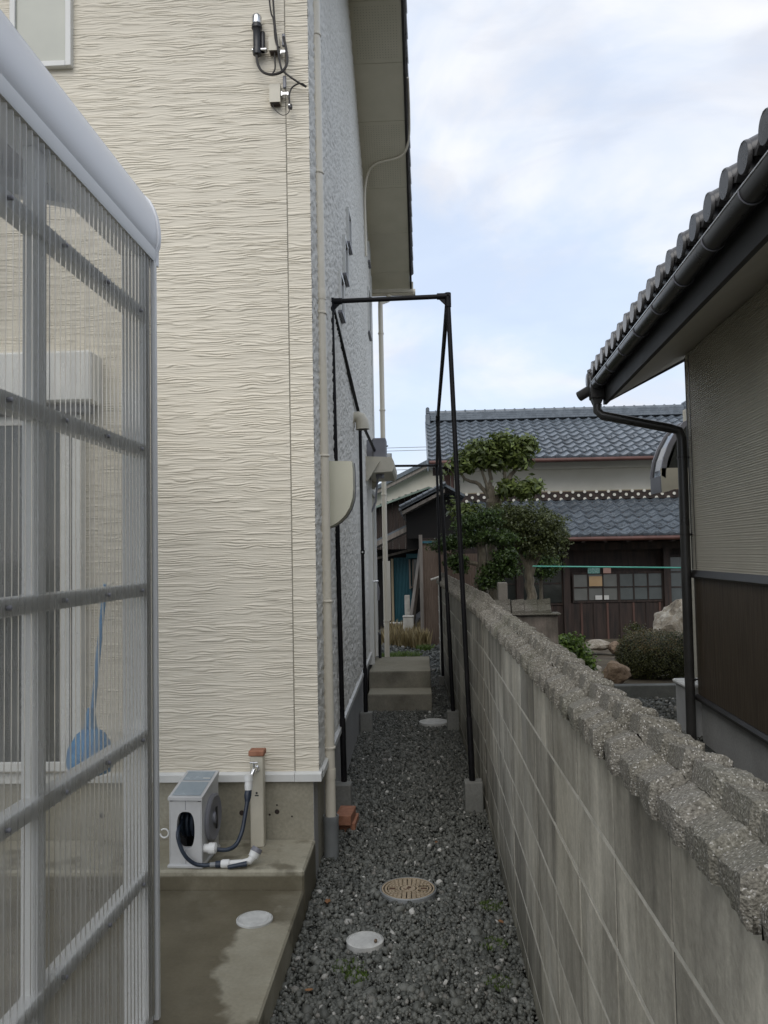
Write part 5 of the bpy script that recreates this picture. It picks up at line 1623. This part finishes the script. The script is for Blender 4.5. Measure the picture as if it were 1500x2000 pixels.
# gutters
for (y, z, x0, x1) in ((18.06, 3.70, 0.22, 6.95), (16.66, 1.935, 0.36, 6.7)):
    tob('gutter', MB().tube([(x0, y, z + 0.02), (x1, y, z)], 0.045, 10), M['copper'], True)
# upper wall plaster with cornice, posts
tob('upper_wall', MB().box(0.93, 6.8, 18.9, 19.0, 2.95, 3.9), M['plaster'])
tob('cornice', MB().box(0.93, 6.9, 18.72, 18.899, 3.585, 3.74, 0.01), M['plaster'])
tob('side_wall_upper', MB().box(0.45, 0.62, 19.2, 19.3, 2.4, 4.1).box(0.45, 0.92, 18.95, 19.05, 3.05, 3.35), M['plaster'])
tob('upper_beam', MB().box(0.35, 0.9, 18.8, 18.899, 2.80, 3.03).box(0.30, 0.93, 18.7, 18.85, 3.50, 3.68), M['oldwood'])
tob('corner_post', MB().box(0.56, 0.70, 18.72, 18.86, 2.6, 3.8), M['redwood'])
tob('drain_pipe', MB().tube([(0.74, 18.6, 3.75), (0.74, 18.6, 2.65)], 0.035, 10), M['redwood'], True)
tob('plate_board', MB().box(0.93, 6.8, 18.85, 18.899, 3.05, 3.085), M['palewood'])
# ornamental course: two staggered rows of white round ends in dark tile
orn = MB().box(0.92, 6.85, 18.60, 18.845, 2.86, 3.045)
oc_ = tob('ornamental_course', orn, M['oldwood'])
dot = newmesh('round_tile_end', MB().lathe([(0.034, -0.035), (0.036, -0.02), (0.034, 0.0)], (0, 0, 0), 'Y', 10), M['plaster'], True)
for rw, z in enumerate((3.035, 2.955, 2.875)):
    for k in range(22):
        o_ = obj('round_tile_end', dot, None, oc_)
        o_.location = (1.05 + k * 0.265 + (0.13 if rw == 1 else 0), 18.605, z)
# facade below
tob('facade_wall', MB().box(0.6, 6.8, 17.6, 17.75, -0.2, 2.2), M['oldwood'])
tob('eave_beam', MB().box(0.5, 6.7, 17.35, 17.45, 1.72, 1.88), M['oldwood'])
for x in np.arange(1.0, 6.6, 0.45):
    tob('rafter', MB().box(x, x + 0.06, 16.75, 17.6, 1.87, 1.93), M['oldwood'])
for x in (0.9, 2.05, 3.02, 5.10, 5.95):
    tob('pillar', MB().box(x - 0.07, x + 0.07, 17.32, 17.46, -0.2, 1.75), M['oldwood'])
def lattice(x0, x1, z0, z1, nx_, nz_, pane_mat):
    fw = 0.028
    mb_ = MB()
    mb_.box(x0, x1, 17.42, 17.46, z0 - 0.04, z0).box(x0, x1, 17.42, 17.46, z1, z1 + 0.035)
    for i in range(nx_ + 1):
        xx_ = x0 + (x1 - x0) * i / nx_
        mb_.box(xx_ - fw / 2, xx_ + fw / 2, 17.419, 17.461, z0 - 0.038, z1 + 0.033)
    for j in range(1, nz_):
        zj = z0 + (z1 - z0) * j / nz_
        mb_.box(x0, x1, 17.4215, 17.458, zj - 0.012, zj + 0.012)
    win = tob('window', mb_, M['oldwood'])
    for i in range(nx_):
        for j in range(nz_):
            xa_ = x0 + (x1 - x0) * i / nx_ + fw / 2
            xb_ = x0 + (x1 - x0) * (i + 1) / nx_ - fw / 2
            za_ = z0 + (z1 - z0) * j / nz_ + 0.012
            zb_ = z0 + (z1 - z0) * (j + 1) / nz_ - 0.012
            o_ = obj('pane', MB().box(xa_, xb_, 17.44 + 0.003 * ((i * 7 + j * 3) % 3), 17.45, za_, zb_), pane_mat, win)
    return win
M['pane_pale'] = glass_mat('pale_reflecting_glass', (0.16, 0.165, 0.155), 0.18)
lattice(3.17, 4.10, 0.66, 1.22, 3, 2, M['pane_pale'])
lattice(4.13, 5.02, 0.66, 1.22, 3, 2, M['oldglass'])
lattice(5.18, 5.95, 0.60, 1.55, 2, 3, M['oldglass'])
lattice(2.12, 2.95, 0.62, 1.45, 2, 2, M['dkglass'])
lattice(1.05, 1.98, 0.62, 1.45, 2, 2, M['dkglass'])
for (x0, x1, z0, z1, mm, nm) in ((3.48, 3.73, 1.23, 1.37, 'paper_g', 'poster'), (3.80, 3.96, 1.23, 1.37, 'paper_p', 'poster'), (3.50, 3.77, 0.965, 1.17, 'card', 'cardboard_sheet'), (3.62, 3.76, 0.68, 0.77, 'paper_w', 'paper_sheet'), (3.80, 3.90, 0.68, 0.77, 'paper_w', 'paper_sheet')):
    tob(nm, MB().box(x0, x1, 17.405, 17.409, z0, z1), M[mm])
for k in range(14):
    x = 3.06 + k * 0.27
    tob('wall_board', MB().box(x, x + 0.262, 17.44, 17.46, -0.2, 0.61, 0.004), M['oldwood'])
    tob('batten', MB().box(x - 0.022, x + 0.018, 17.415, 17.4385, -0.2, 0.61), M['redwood'] if k % 2 else M['oldwood'])
for k in range(9):
    x = 0.6 + k * 0.27
    tob('wall_board', MB().box(x, x + 0.262, 17.44, 17.46, -0.2, 0.57, 0.004), M['oldwood'])
tob('red_downpipe', MB().tube([(1.20, 16.9, 1.9), (1.20, 16.9, -0.1)], 0.04, 10), M['copper'], True)

# ================================================================== PLANTS
def leaves(name, mat, blobs, n, size, seed, parent=None, up=0.3, shell=0.55, aspect=2.4, ups=0.0, lump_=1.0, tuft=16):
    """leaf-sized quads spread through lumpy blobs; blobs: (cx, cy, cz, rx, ry, rz, weight)"""
    r = np.random.default_rng(seed)
    wts = np.array([b[6] for b in blobs], float)
    wts /= wts.sum()
    which = r.choice(len(blobs), n, p=wts)
    B = np.array([b[:6] for b in blobs])[which]
    d = r.normal(size=(n, 3))
    d /= np.linalg.norm(d, axis=1, keepdims=True)
    rad = shell + (1 - shell) * r.random(n) ** 0.7
    # break the outline with clumps
    az = np.arctan2(d[:, 1], d[:, 0])
    lump = 1 + lump_ * 0.16 * np.sin(az * 5 + which * 1.7) * np.cos(d[:, 2] * 6 + which) + lump_ * 0.12 * np.sin(az * 11 + d[:, 2] * 9)
    C = B[:, :3] + d * B[:, 3:6] * (rad * lump)[:, None]
    if tuft:
        k_ = max(6, n // tuft)
        cid = r.integers(0, k_, n)
        off = r.normal(size=(n, 3)) * size * 0.85
        C = B[cid, :3] + (C[cid] - B[cid, :3]) * 0.93 + off * np.array([1, 1, 0.8])
        d = off / (np.linalg.norm(off, axis=1, keepdims=True) + 1e-6)
    nrm = d + r.normal(0, 0.6, (n, 3)) + np.array([0, 0, up])
    nrm /= np.linalg.norm(nrm, axis=1, keepdims=True)
    t1_ = np.cross(nrm, r.normal(size=(n, 3)) + np.array([0, 0, ups]))
    t1_ /= np.linalg.norm(t1_, axis=1, keepdims=True)
    t2_ = np.cross(nrm, t1_)
    s = size * r.uniform(0.6, 1.3, n)[:, None]
    V = np.stack([C - t1_ * s * 0.5 * aspect / 2.0, C + t2_ * s * 0.32 + nrm * s * 0.1, C + t1_ * s * 0.5 * aspect / 2.0, C - t2_ * s * 0.32 + nrm * s * 0.1], 1).reshape(-1, 3)
    F = np.arange(4 * n).reshape(n, 4)
    a = np.repeat(r.random(n), 4)
    return obj(name, polymesh(name, V, F, mat, 4, a), None, parent)
def limb(mb_, pts, r0, r1_, n=8):
    P_ = smoothpath(pts, 4)
    k_ = len(P_)
    mb_.tube([p + Vector((random.uniform(-1, 1), random.uniform(-1, 1), 0)) * r0 * 0.25 for p in P_], [r0 + (r1_ - r0) * i / (k_ - 1) for i in range(k_)], n)
# tree A : bright broad-leaved tree with open forked trunk
ta = thing('broadleaf_tree', 'forked evergreen with bright glossy leaf tufts rising above the others', 'tree', (1.04, 12.0, 0))
tr = MB()
limb(tr, [(0, 0, 0), (-0.02, 0, 1.2), (0.0, 0, 2.2), (0.0, 0, 2.5), (-0.03, 0, 2.68)], 0.10, 0.06)
limb(tr, [(-0.02, 0, 2.5), (-0.18, 0.02, 2.72), (-0.38, 0.0, 2.80), (-0.5, 0.0, 3.0)], 0.035, 0.015)
limb(tr, [(-0.02, 0, 2.55), (0.0, 0.05, 2.8), (-0.05, 0.0, 3.05)], 0.04, 0.02)
limb(tr, [(-0.02, 0, 2.52), (-0.10, -0.05, 2.8), (-0.16, 0.0, 3.1)], 0.03, 0.015)
limb(tr, [(0.02, 0, 2.35), (0.16, 0, 2.65), (0.30, 0.05, 2.85), (0.42, 0, 3.0)], 0.055, 0.02)
limb(tr, [(0.16, 0, 2.62), (0.2, -0.05, 2.85), (0.15, 0, 3.1)], 0.035, 0.015)
limb(tr, [(0.02, 0, 2.3), (0.2, -0.1, 2.5), (0.42, -0.1, 2.6)], 0.03, 0.012)
obj('trunk', tr, M['bark'], ta, True)
leaves('crown', M['leafA'], [(-0.42, 0, 3.03, 0.20, 0.25, 0.13, 1), (-0.12, 0, 3.18, 0.28, 0.3, 0.20, 2), (0.22, 0, 3.25, 0.28, 0.3, 0.19, 2), (0.50, 0, 3.25, 0.18, 0.25, 0.16, 1.2), (0.02, 0.1, 3.05, 0.34, 0.3, 0.10, 1.2), (0.40, 0, 3.05, 0.22, 0.2, 0.09, 0.6)], 5200, 0.066, 31, ta, 0.5, 0.1, 3.2)
leaves('crown', M['leafA'], [(0.42, -0.1, 2.62, 0.24, 0.22, 0.14, 1), (0.60, -0.1, 2.66, 0.10, 0.12, 0.08, 0.3), (0.2, -0.1, 2.66, 0.1, 0.15, 0.1, 0.3)], 1500, 0.062, 32, ta, 0.4, 0.1, 3.2)
leaves('crown', M['leafA'], [(-0.36, -0.1, 2.30, 0.22, 0.2, 0.10, 1), (-0.50, -0.1, 2.35, 0.12, 0.12, 0.10, 0.5)], 500, 0.07, 33, ta, 0.4, 0.2, 2.8)
# tree B : round olive-green crown
tb = thing('round_tree', 'rounded fine-leaved tree with dense olive-green crown', 'tree', (1.50, 11.5, 0))
tr = MB()
limb(tr, [(0, 0, 0), (-0.02, 0, 0.7), (0.02, 0, 1.1), (-0.01, 0, 1.4), (0.0, 0, 1.75)], 0.085, 0.055)
limb(tr, [(0.0, 0, 1.38), (0.12, 0, 1.62), (0.2, 0.02, 1.85)], 0.04, 0.02)
limb(tr, [(-0.02, 0, 1.45), (-0.10, 0, 1.65), (-0.2, 0.02, 1.85)], 0.04, 0.02)
obj('trunk', tr, M['bark'], tb, True)
leaves('crown', M['leafB'], [(0.14, 0, 2.02, 0.44, 0.42, 0.40, 4), (0.30, 0, 1.88, 0.28, 0.3, 0.28, 1.2), (-0.16, 0, 2.10, 0.30, 0.35, 0.30, 2), (-0.38, 0.05, 2.22, 0.26, 0.3, 0.20, 1.2), (-0.1, 0, 1.9, 0.25, 0.3, 0.25, 1)], 19000, 0.034, 41, tb, 0.3, 0.35, 2.2)
# tree C : cloud-pruned dark evergreen
tcx = thing('cloud_pruned_tree', 'dark cloud-pruned evergreen with layered leaf pads behind the block wall', 'tree', (0.80, 11.0, 0))
tr = MB()
limb(tr, [(0.05, 0, 0), (0.02, 0, 0.8), (-0.02, 0, 1.3), (0.02, 0, 1.8), (0.0, 0, 2.15)], 0.085, 0.05)
limb(tr, [(0.0, 0, 1.55), (-0.25, 0, 1.62), (-0.5, 0, 1.72)], 0.035, 0.018)
limb(tr, [(0.0, 0, 1.3), (0.2, -0.05, 1.38), (0.35, -0.05, 1.45)], 0.03, 0.015)
obj('trunk', tr, M['bark'], tcx, True)
for i, bl in enumerate([[(-0.48, 0, 1.83, 0.23, 0.22, 0.09, 1), (-0.25, 0, 1.88, 0.22, 0.25, 0.11, 1), (0.02, 0, 1.93, 0.30, 0.3, 0.13, 1.5), (0.3, 0, 1.90, 0.22, 0.25, 0.11, 1)],
                        [(-0.08, 0, 2.12, 0.24, 0.25, 0.12, 1), (0.12, 0, 2.2, 0.2, 0.22, 0.12, 0.8), (-0.25, 0, 2.08, 0.15, 0.2, 0.1, 0.4)],
                        [(-0.34, -0.1, 1.62, 0.15, 0.18, 0.09, 1), (-0.28, -0.1, 1.52, 0.12, 0.15, 0.07, 0.6)],
                        [(0.30, -0.1, 1.66, 0.20, 0.2, 0.10, 1), (0.18, -0.1, 1.50, 0.24, 0.2, 0.09, 1), (0.08, -0.1, 1.34, 0.18, 0.2, 0.10, 0.8), (0.36, -0.1, 1.48, 0.14, 0.15, 0.08, 0.5)]]):
    leaves('leaf_pad', M['leafC'], bl, [5200, 2600, 1700, 4600][i], 0.036, 50 + i, tcx, 0.4, 0.3, 2.4)
# bush, hedge
bs = thing('bush', 'fresh green bush at the end of the short garden wall', 'bush', (1.78, 9.9, 0.05))
leaves('foliage', M['leafD'], [(0, 0, 0.40, 0.23, 0.24, 0.30, 3), (-0.14, 0, 0.52, 0.14, 0.18, 0.17, 1), (0.12, 0, 0.3, 0.14, 0.18, 0.2, 1)], 3600, 0.042, 61, bs, 0.5, 0.3, 2.0)
obj('stem', MB().tube([(0, 0, 0), (0, 0, 0.4)], [0.03, 0.01], 8).tube([(0, 0, 0.05), (0.1, 0, 0.35)], [0.02, 0.008], 6).tube([(0, 0, 0.05), (-0.12, 0.03, 0.4)], [0.02, 0.008], 6), M['bark'], bs, True)
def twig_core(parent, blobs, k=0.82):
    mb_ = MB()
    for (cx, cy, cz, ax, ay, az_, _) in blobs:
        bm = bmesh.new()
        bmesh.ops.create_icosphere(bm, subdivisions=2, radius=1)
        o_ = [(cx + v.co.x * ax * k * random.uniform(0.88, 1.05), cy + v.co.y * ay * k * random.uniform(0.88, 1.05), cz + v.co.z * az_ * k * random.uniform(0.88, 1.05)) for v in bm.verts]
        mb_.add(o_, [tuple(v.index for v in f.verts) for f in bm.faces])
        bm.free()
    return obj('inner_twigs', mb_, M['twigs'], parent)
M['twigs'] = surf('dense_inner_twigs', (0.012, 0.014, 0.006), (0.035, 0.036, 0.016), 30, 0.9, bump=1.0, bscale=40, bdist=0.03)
hg = thing('clipped_hedge', 'rounded clipped azalea hedge with rusty tips by the tall rock', 'hedge', (2.98, 10.75, 0.05))
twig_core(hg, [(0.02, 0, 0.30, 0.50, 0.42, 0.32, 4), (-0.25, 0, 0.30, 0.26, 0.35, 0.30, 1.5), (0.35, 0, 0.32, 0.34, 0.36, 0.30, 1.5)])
leaves('foliage', M['leafH'], [(0.02, 0, 0.30, 0.50, 0.42, 0.32, 4), (-0.25, 0, 0.30, 0.26, 0.35, 0.30, 1.5), (0.35, 0, 0.32, 0.34, 0.36, 0.30, 1.5)], 22000, 0.024, 62, hg, 0.4, 0.84, 1.6, lump_=0.25, tuft=0)
leaves('tips', M['leafT'], [(0.02, 0, 0.44, 0.48, 0.40, 0.21, 3), (-0.22, 0, 0.40, 0.24, 0.33, 0.22, 1)], 4500, 0.022, 63, hg, 0.6, 0.85, 1.6, lump_=0.25, tuft=0)
b2 = thing('far_shrub', 'small olive shrub tucked against the tall rock', 'shrub', (3.30, 13.0, -0.05))
leaves('foliage', M['leafH'], [(0, 0, 0.32, 0.22, 0.25, 0.34, 1)], 2500, 0.035, 64, b2, 0.4, 0.4, 1.8)
obj('stem', MB().tube([(0, 0, -0.02), (0, 0, 0.4)], [0.03, 0.01], 8), M['bark'], b2, True)
b3 = thing('leafy_undergrowth', 'dark undergrowth behind the trees at the traditional house', 'bush', (1.6, 13.5, 0))
leaves('foliage', M['leafC'], [(0.35, 0, 1.55, 0.30, 0.35, 0.30, 1.5)], 3500, 0.05, 65, b3, 0.3, 0.4, 1.8)
obj('stem', MB().tube([(0.3, 0, 0), (0.35, 0, 1.5)], [0.05, 0.02], 8), M['bark'], b3, True)

def rock(name, c, s, seed, mat, label, sub=4):
    bm = bmesh.new()
    bmesh.ops.create_icosphere(bm, subdivisions=sub, radius=1)
    r = np.random.default_rng(seed)
    dirs = r.normal(size=(14, 3))
    dirs /= np.linalg.norm(dirs, axis=1, keepdims=True)
    offs = r.uniform(0.62, 0.98, 14)
    import mathutils
    for v in bm.verts:
        p = np.array(v.co)
        for d_, o_ in zip(dirs, offs):
            q = p @ d_
            if q > o_:
                p = p - d_ * (q - o_) * 0.92
        p = p * (1 + 0.10 * mathutils.noise.fractal(Vector(p * 3 + seed), 0.8, 2.0, 4))
        v.co = Vector((p[0] * s[0], p[1] * s[1], p[2] * s[2]))
    me = bpy.data.meshes.new(name)
    bm.to_mesh(me)
    bm.free()
    me.materials.append(mat)
    o_ = obj(name, me, None, loc=c)
    return tag(o_, label, 'rock', 'rocks in the neighbouring garden')
rock('garden_rock', (3.80, 12.4, 0.45), (0.46, 0.38, 0.62), 3, M['rock'], 'tall pale jagged rock behind the clipped hedge')
rock('garden_rock', (2.33, 10.15, 0.22), (0.17, 0.16, 0.17), 8, M['rock_brown'], 'brown boulder left of the clipped hedge')
rock('garden_rock', (2.10, 10.25, 0.18), (0.12, 0.12, 0.14), 12, M['rock'], 'small whitish rock touching the brown boulder', 3)
rock('garden_rock', (2.95, 14.2, 0.10), (0.26, 0.2, 0.10), 15, M['rock'], 'flat pale stone in front of the dark house wall', 3)
rock('garden_rock', (2.60, 13.8, 0.02), (0.18, 0.2, 0.09), 18, M['rock'], 'low pale stone nearest the green bush', 3)
rock('garden_rock', (3.3, 14.0, 0.06), (0.2, 0.2, 0.16), 19, M['rock_brown'], 'rounded brown stone behind the clipped hedge', 3)

# ================================================================== FAR END: SHEDS AND HOUSES
# corrugated brown shed on the right
sh = thing('corrugated_shed', 'old shed clad in brown corrugated iron at the end of the block wall', 'shed', (0.25, 16.0, 0.1))
def corr(x0, x1, z0, z1, y, pitch_=0.03, amp_=0.006):
    n_ = int((x1 - x0) / pitch_ * 6) + 1
    X = np.linspace(x0, x1, n_)
    P_ = np.zeros((2, n_, 3))
    P_[:, :, 0] = X
    P_[:, :, 1] = y + amp_ * np.cos(X / pitch_ * 2 * PI)
    P_[0, :, 2] = z0
    P_[1, :, 2] = z1
    return P_
obj('corrugated_wall', gridmesh('corrugated_wall', corr(-0.24, 0.28, -0.1, 1.85, -1.5), M['browniron']), None, sh)
obj('corrugated_wall', gridmesh('corrugated_wall', corr(0.285, 0.75, -0.1, 1.6, -1.2), M['browniron']), None, sh)
obj('shed_core', MB().box(-0.23, 0.9, -1.1, 1.6, -0.1, 1.9), M['oldwood'], sh)
obj('corner_post', MB().box(-0.29, -0.23, -1.54, -1.46, -0.1, 1.95), M['greywood'], sh)
obj('trim_strip', MB().box(-0.25, 0.05, -1.53, -1.51, 1.80, 1.84), M['teal'], sh)
ro = MB()
def slab_roof(x0, z0, x1, z1, y0, y1, th_):
    return MB().add([(x0, y0, z0), (x1, y0, z1), (x1, y1, z1), (x0, y1, z0), (x0, y0, z0 + th_), (x1, y0, z1 + th_), (x1, y1, z1 + th_), (x0, y1, z0 + th_)],
                    [(0, 3, 2, 1), (4, 5, 6, 7), (0, 1, 5, 4), (1, 2, 6, 5), (2, 3, 7, 6), (3, 0, 4, 7)])
obj('roof_boards', slab_roof(-0.58, 2.33, 0.20, 2.72, -1.2, 3, 0.06), M['greywood'], sh)
rf = obj('roof', slab_roof(-0.64, 2.40, 0.20, 2.82, -1.25, 3, 0.05), M['tilegrey'], sh)
obj('roof_far_slope', slab_roof(0.201, 2.82, 0.55, 2.62, -1.25, 3, 0.05), M['tilegrey'], sh)
for k in range(8):
    x = -0.62 + k * 0.105
    obj('verge_tile', MB().tube([(x, -1.27, 2.46 + (x + 0.64) * 0.5), (x + 0.10, -1.27, 2.505 + (x + 0.64) * 0.5)], 0.028, 8), M['tilegrey'], rf, True)
obj('recess_shade_panel', MB().box(-0.52, -0.10, -0.7, -0.6, 1.7, 2.4), M['void'], sh)  # dark sheet standing in for shade below the roof
obj('gable_shade_panel', MB().prism([(-0.5, 1.9), (-0.5, 2.35), (0.15, 2.68), (0.6, 2.5), (0.6, 1.9)], 'Y', -0.9, -0.8), M['void'], sh)  # near-black fill, paints the shade under the gable
# teal-door shed further back
td = thing('teal_door_shed', 'low dark shed with teal corrugated door and pent roof', 'shed', (-0.4, 17.3, 0.2))
obj('roof', slab_roof(-0.9, 1.50, 0.34, 2.08, -0.6, 0.8, 0.10), M['greywood'], td)
rf = obj('roof_tiles', slab_roof(-0.9, 1.605, 0.34, 2.185, -0.5, 0.9, 0.04), M['tilegrey'], td)
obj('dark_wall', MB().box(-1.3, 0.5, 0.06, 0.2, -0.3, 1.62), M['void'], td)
obj('lintel', slab_roof(-0.9, 1.33, 0.3, 1.60, -0.02, 0.055, 0.05), M['greywood'], td)
obj('teal_door', gridmesh('teal_door', corr(-0.19, 0.19, 0.0, 1.44, 0.0, 0.03, 0.006), M['teal']), None, td)
obj('door_post', MB().box(-0.245, -0.195, -0.03, 0.03, 0, 1.42, 0.004), M['palewood'], td)
obj('blue_awning', MB().box(0.08, 0.36, -0.12, -0.03, 1.42, 1.52, 0.01), M['teal'], td)
wn = obj('window_frame', MB().box(0.13, 0.165, -0.04, -0.012, 0.78, 1.40).box(0.20, 0.235, -0.04, -0.012, 0.83, 1.40).box(0.166, 0.199, -0.04, -0.012, 0.80, 0.83), M['greywood'], td)
obj('window_pane', MB().box(0.236, 0.40, -0.03, -0.02, 0.8, 1.4), M['oldglass'], td)
pk = obj('leaning_plank', MB().tube([(-0.235, 15.45, 0.30), (0.02, 15.6, 1.92)], 0.055, 4), M['greywood'])
tag(pk, 'long grey plank leaning against the corrugated shed', 'plank')
t_ = thing('white_basin', 'dirty white box-shaped basin standing among the dry weeds', 'basin', (-0.262, 15.0, 0.12))
obj('basin_box', MB().box(-0.095, 0.095, -0.1, 0.1, 0.13, 0.45, 0.01), M['pipewhite'], t_)
obj('rim', MB().box(-0.102, 0.102, -0.107, 0.107, 0.451, 0.475, 0.006), M['pipewhite'], t_)
obj('stand', MB().box(-0.05, 0.11, -0.08, 0.08, 0.0, 0.129, 0.01), M['postconc'], t_)
o_ = obj('white_post', MB().box(-0.34, -0.24, 15.7, 15.78, 0.1, 0.93, 0.006), M['pipewhite'])
tag(o_, 'white board standing between the teal door and the plank', 'board')
o_ = obj('ground_pipe', MB().tube([(-0.78, 16.4, 0.33), (-0.32, 16.4, 0.33)], 0.035, 10).tube([(-0.60, 16.4, 0.33), (-0.57, 16.4, 0.33)], 0.042, 10), M['pipewhite'], None, True)
tag(o_, 'white horizontal pipe in front of the teal door', 'pipe')
t_ = thing('black_bag', 'black plastic bag slumped under the leaning plank', 'bag', (-0.02, 15.9, 0.25))
bgm = rock('bag_body', (0, 0, 0.1), (0.16, 0.14, 0.26), 22, M['blackplastic'], None, 3)
bgm.parent = t_
for k_ in ('category', 'group', 'label'):
    if k_ in bgm:
        del bgm[k_]
# brown gabled barn and the white gable house behind it
bn = thing('brown_barn', 'dark brown boarded barn below the white gable', 'barn', (-0.4, 21.0, 0))
for k in range(16):
    x = -1.6 + k * 0.16
    zt = 3.02 + (x + 0.84 + 0.4 + 0.0) * 0.33
    obj('wall_board', MB().box(x + 0.0, x + 0.152, 0, 0.03 + 0.004 * (k % 2), -0.3, min(3.35, 3.0 + (x + 0.4 + 0.44) * 0.345 - 0.05)), M['darkboard'], bn)
obj('roof_edge', slab_roof(-1.8, 2.52, 0.62, 3.36, -0.25, 3, 0.05), M['greencoat'], bn)
obj('roof_far_slope', slab_roof(0.621, 3.36, 1.8, 2.95, -0.25, 3, 0.05), M['greencoat'], bn)
hf = thing('white_gable_house', 'white plastered gable house with dark roof at the far end', 'house', (0, 24, 0))
obj('gable_wall', MB().prism([(-3.0, 0), (-3.0, 2.65), (0.25, 4.20), (1.2, 3.75), (1.2, 0)], 'Y', 0, 0.2), M['plaster_w'], hf)
rf = obj('roof', slab_roof(-3.3, 2.62, 0.28, 4.33, -0.35, 3, 0.12), M['tilegrey'], hf)
obj('roof_far_slope', slab_roof(0.281, 4.33, 1.6, 3.7, -0.35, 3, 0.12), M['tilegrey'], hf)
obj('barge_board', slab_roof(-3.25, 2.52, 0.28, 4.22, -0.30, -0.24, 0.11), M['greywood'], hf)
for k in range(4):
    x = -0.78 + k * 0.42
    obj('plaster_joint', MB().box(x, x + 0.012, -0.004, -0.001, 2.4, 3.3), M['greywood'], hf)
# utility pole and wires far behind
up_ = thing('utility_pole', 'distant grey utility pole behind the far roofs', 'utility pole', (-1.25, 34, 0))
obj('pole', MB().tube([(0, 0, -0.4), (0, 0, 5.9)], [0.13, 0.11], 12), M['pvc_grey'], up_, True)
for i, z in enumerate((6.15, 6.02, 5.35, 5.22, 5.02, 4.9)):
    w_ = obj('power_line', MB().tube([(-8, 34, z + 0.05), (-2, 34, z - 0.02), (4, 34, z), (9, 34, z + 0.1)], 0.012, 5), M['greybox'], None, True)
    tag(w_, ['topmost distant power line between the houses', 'second distant power line just below the topmost', 'upper of the close-set middle power lines', 'middle power line crossing behind the far crossbar', 'second lowest power line above the white gable', 'lowest distant power line over the white gable roof'][i], 'power line', 'distant power lines')
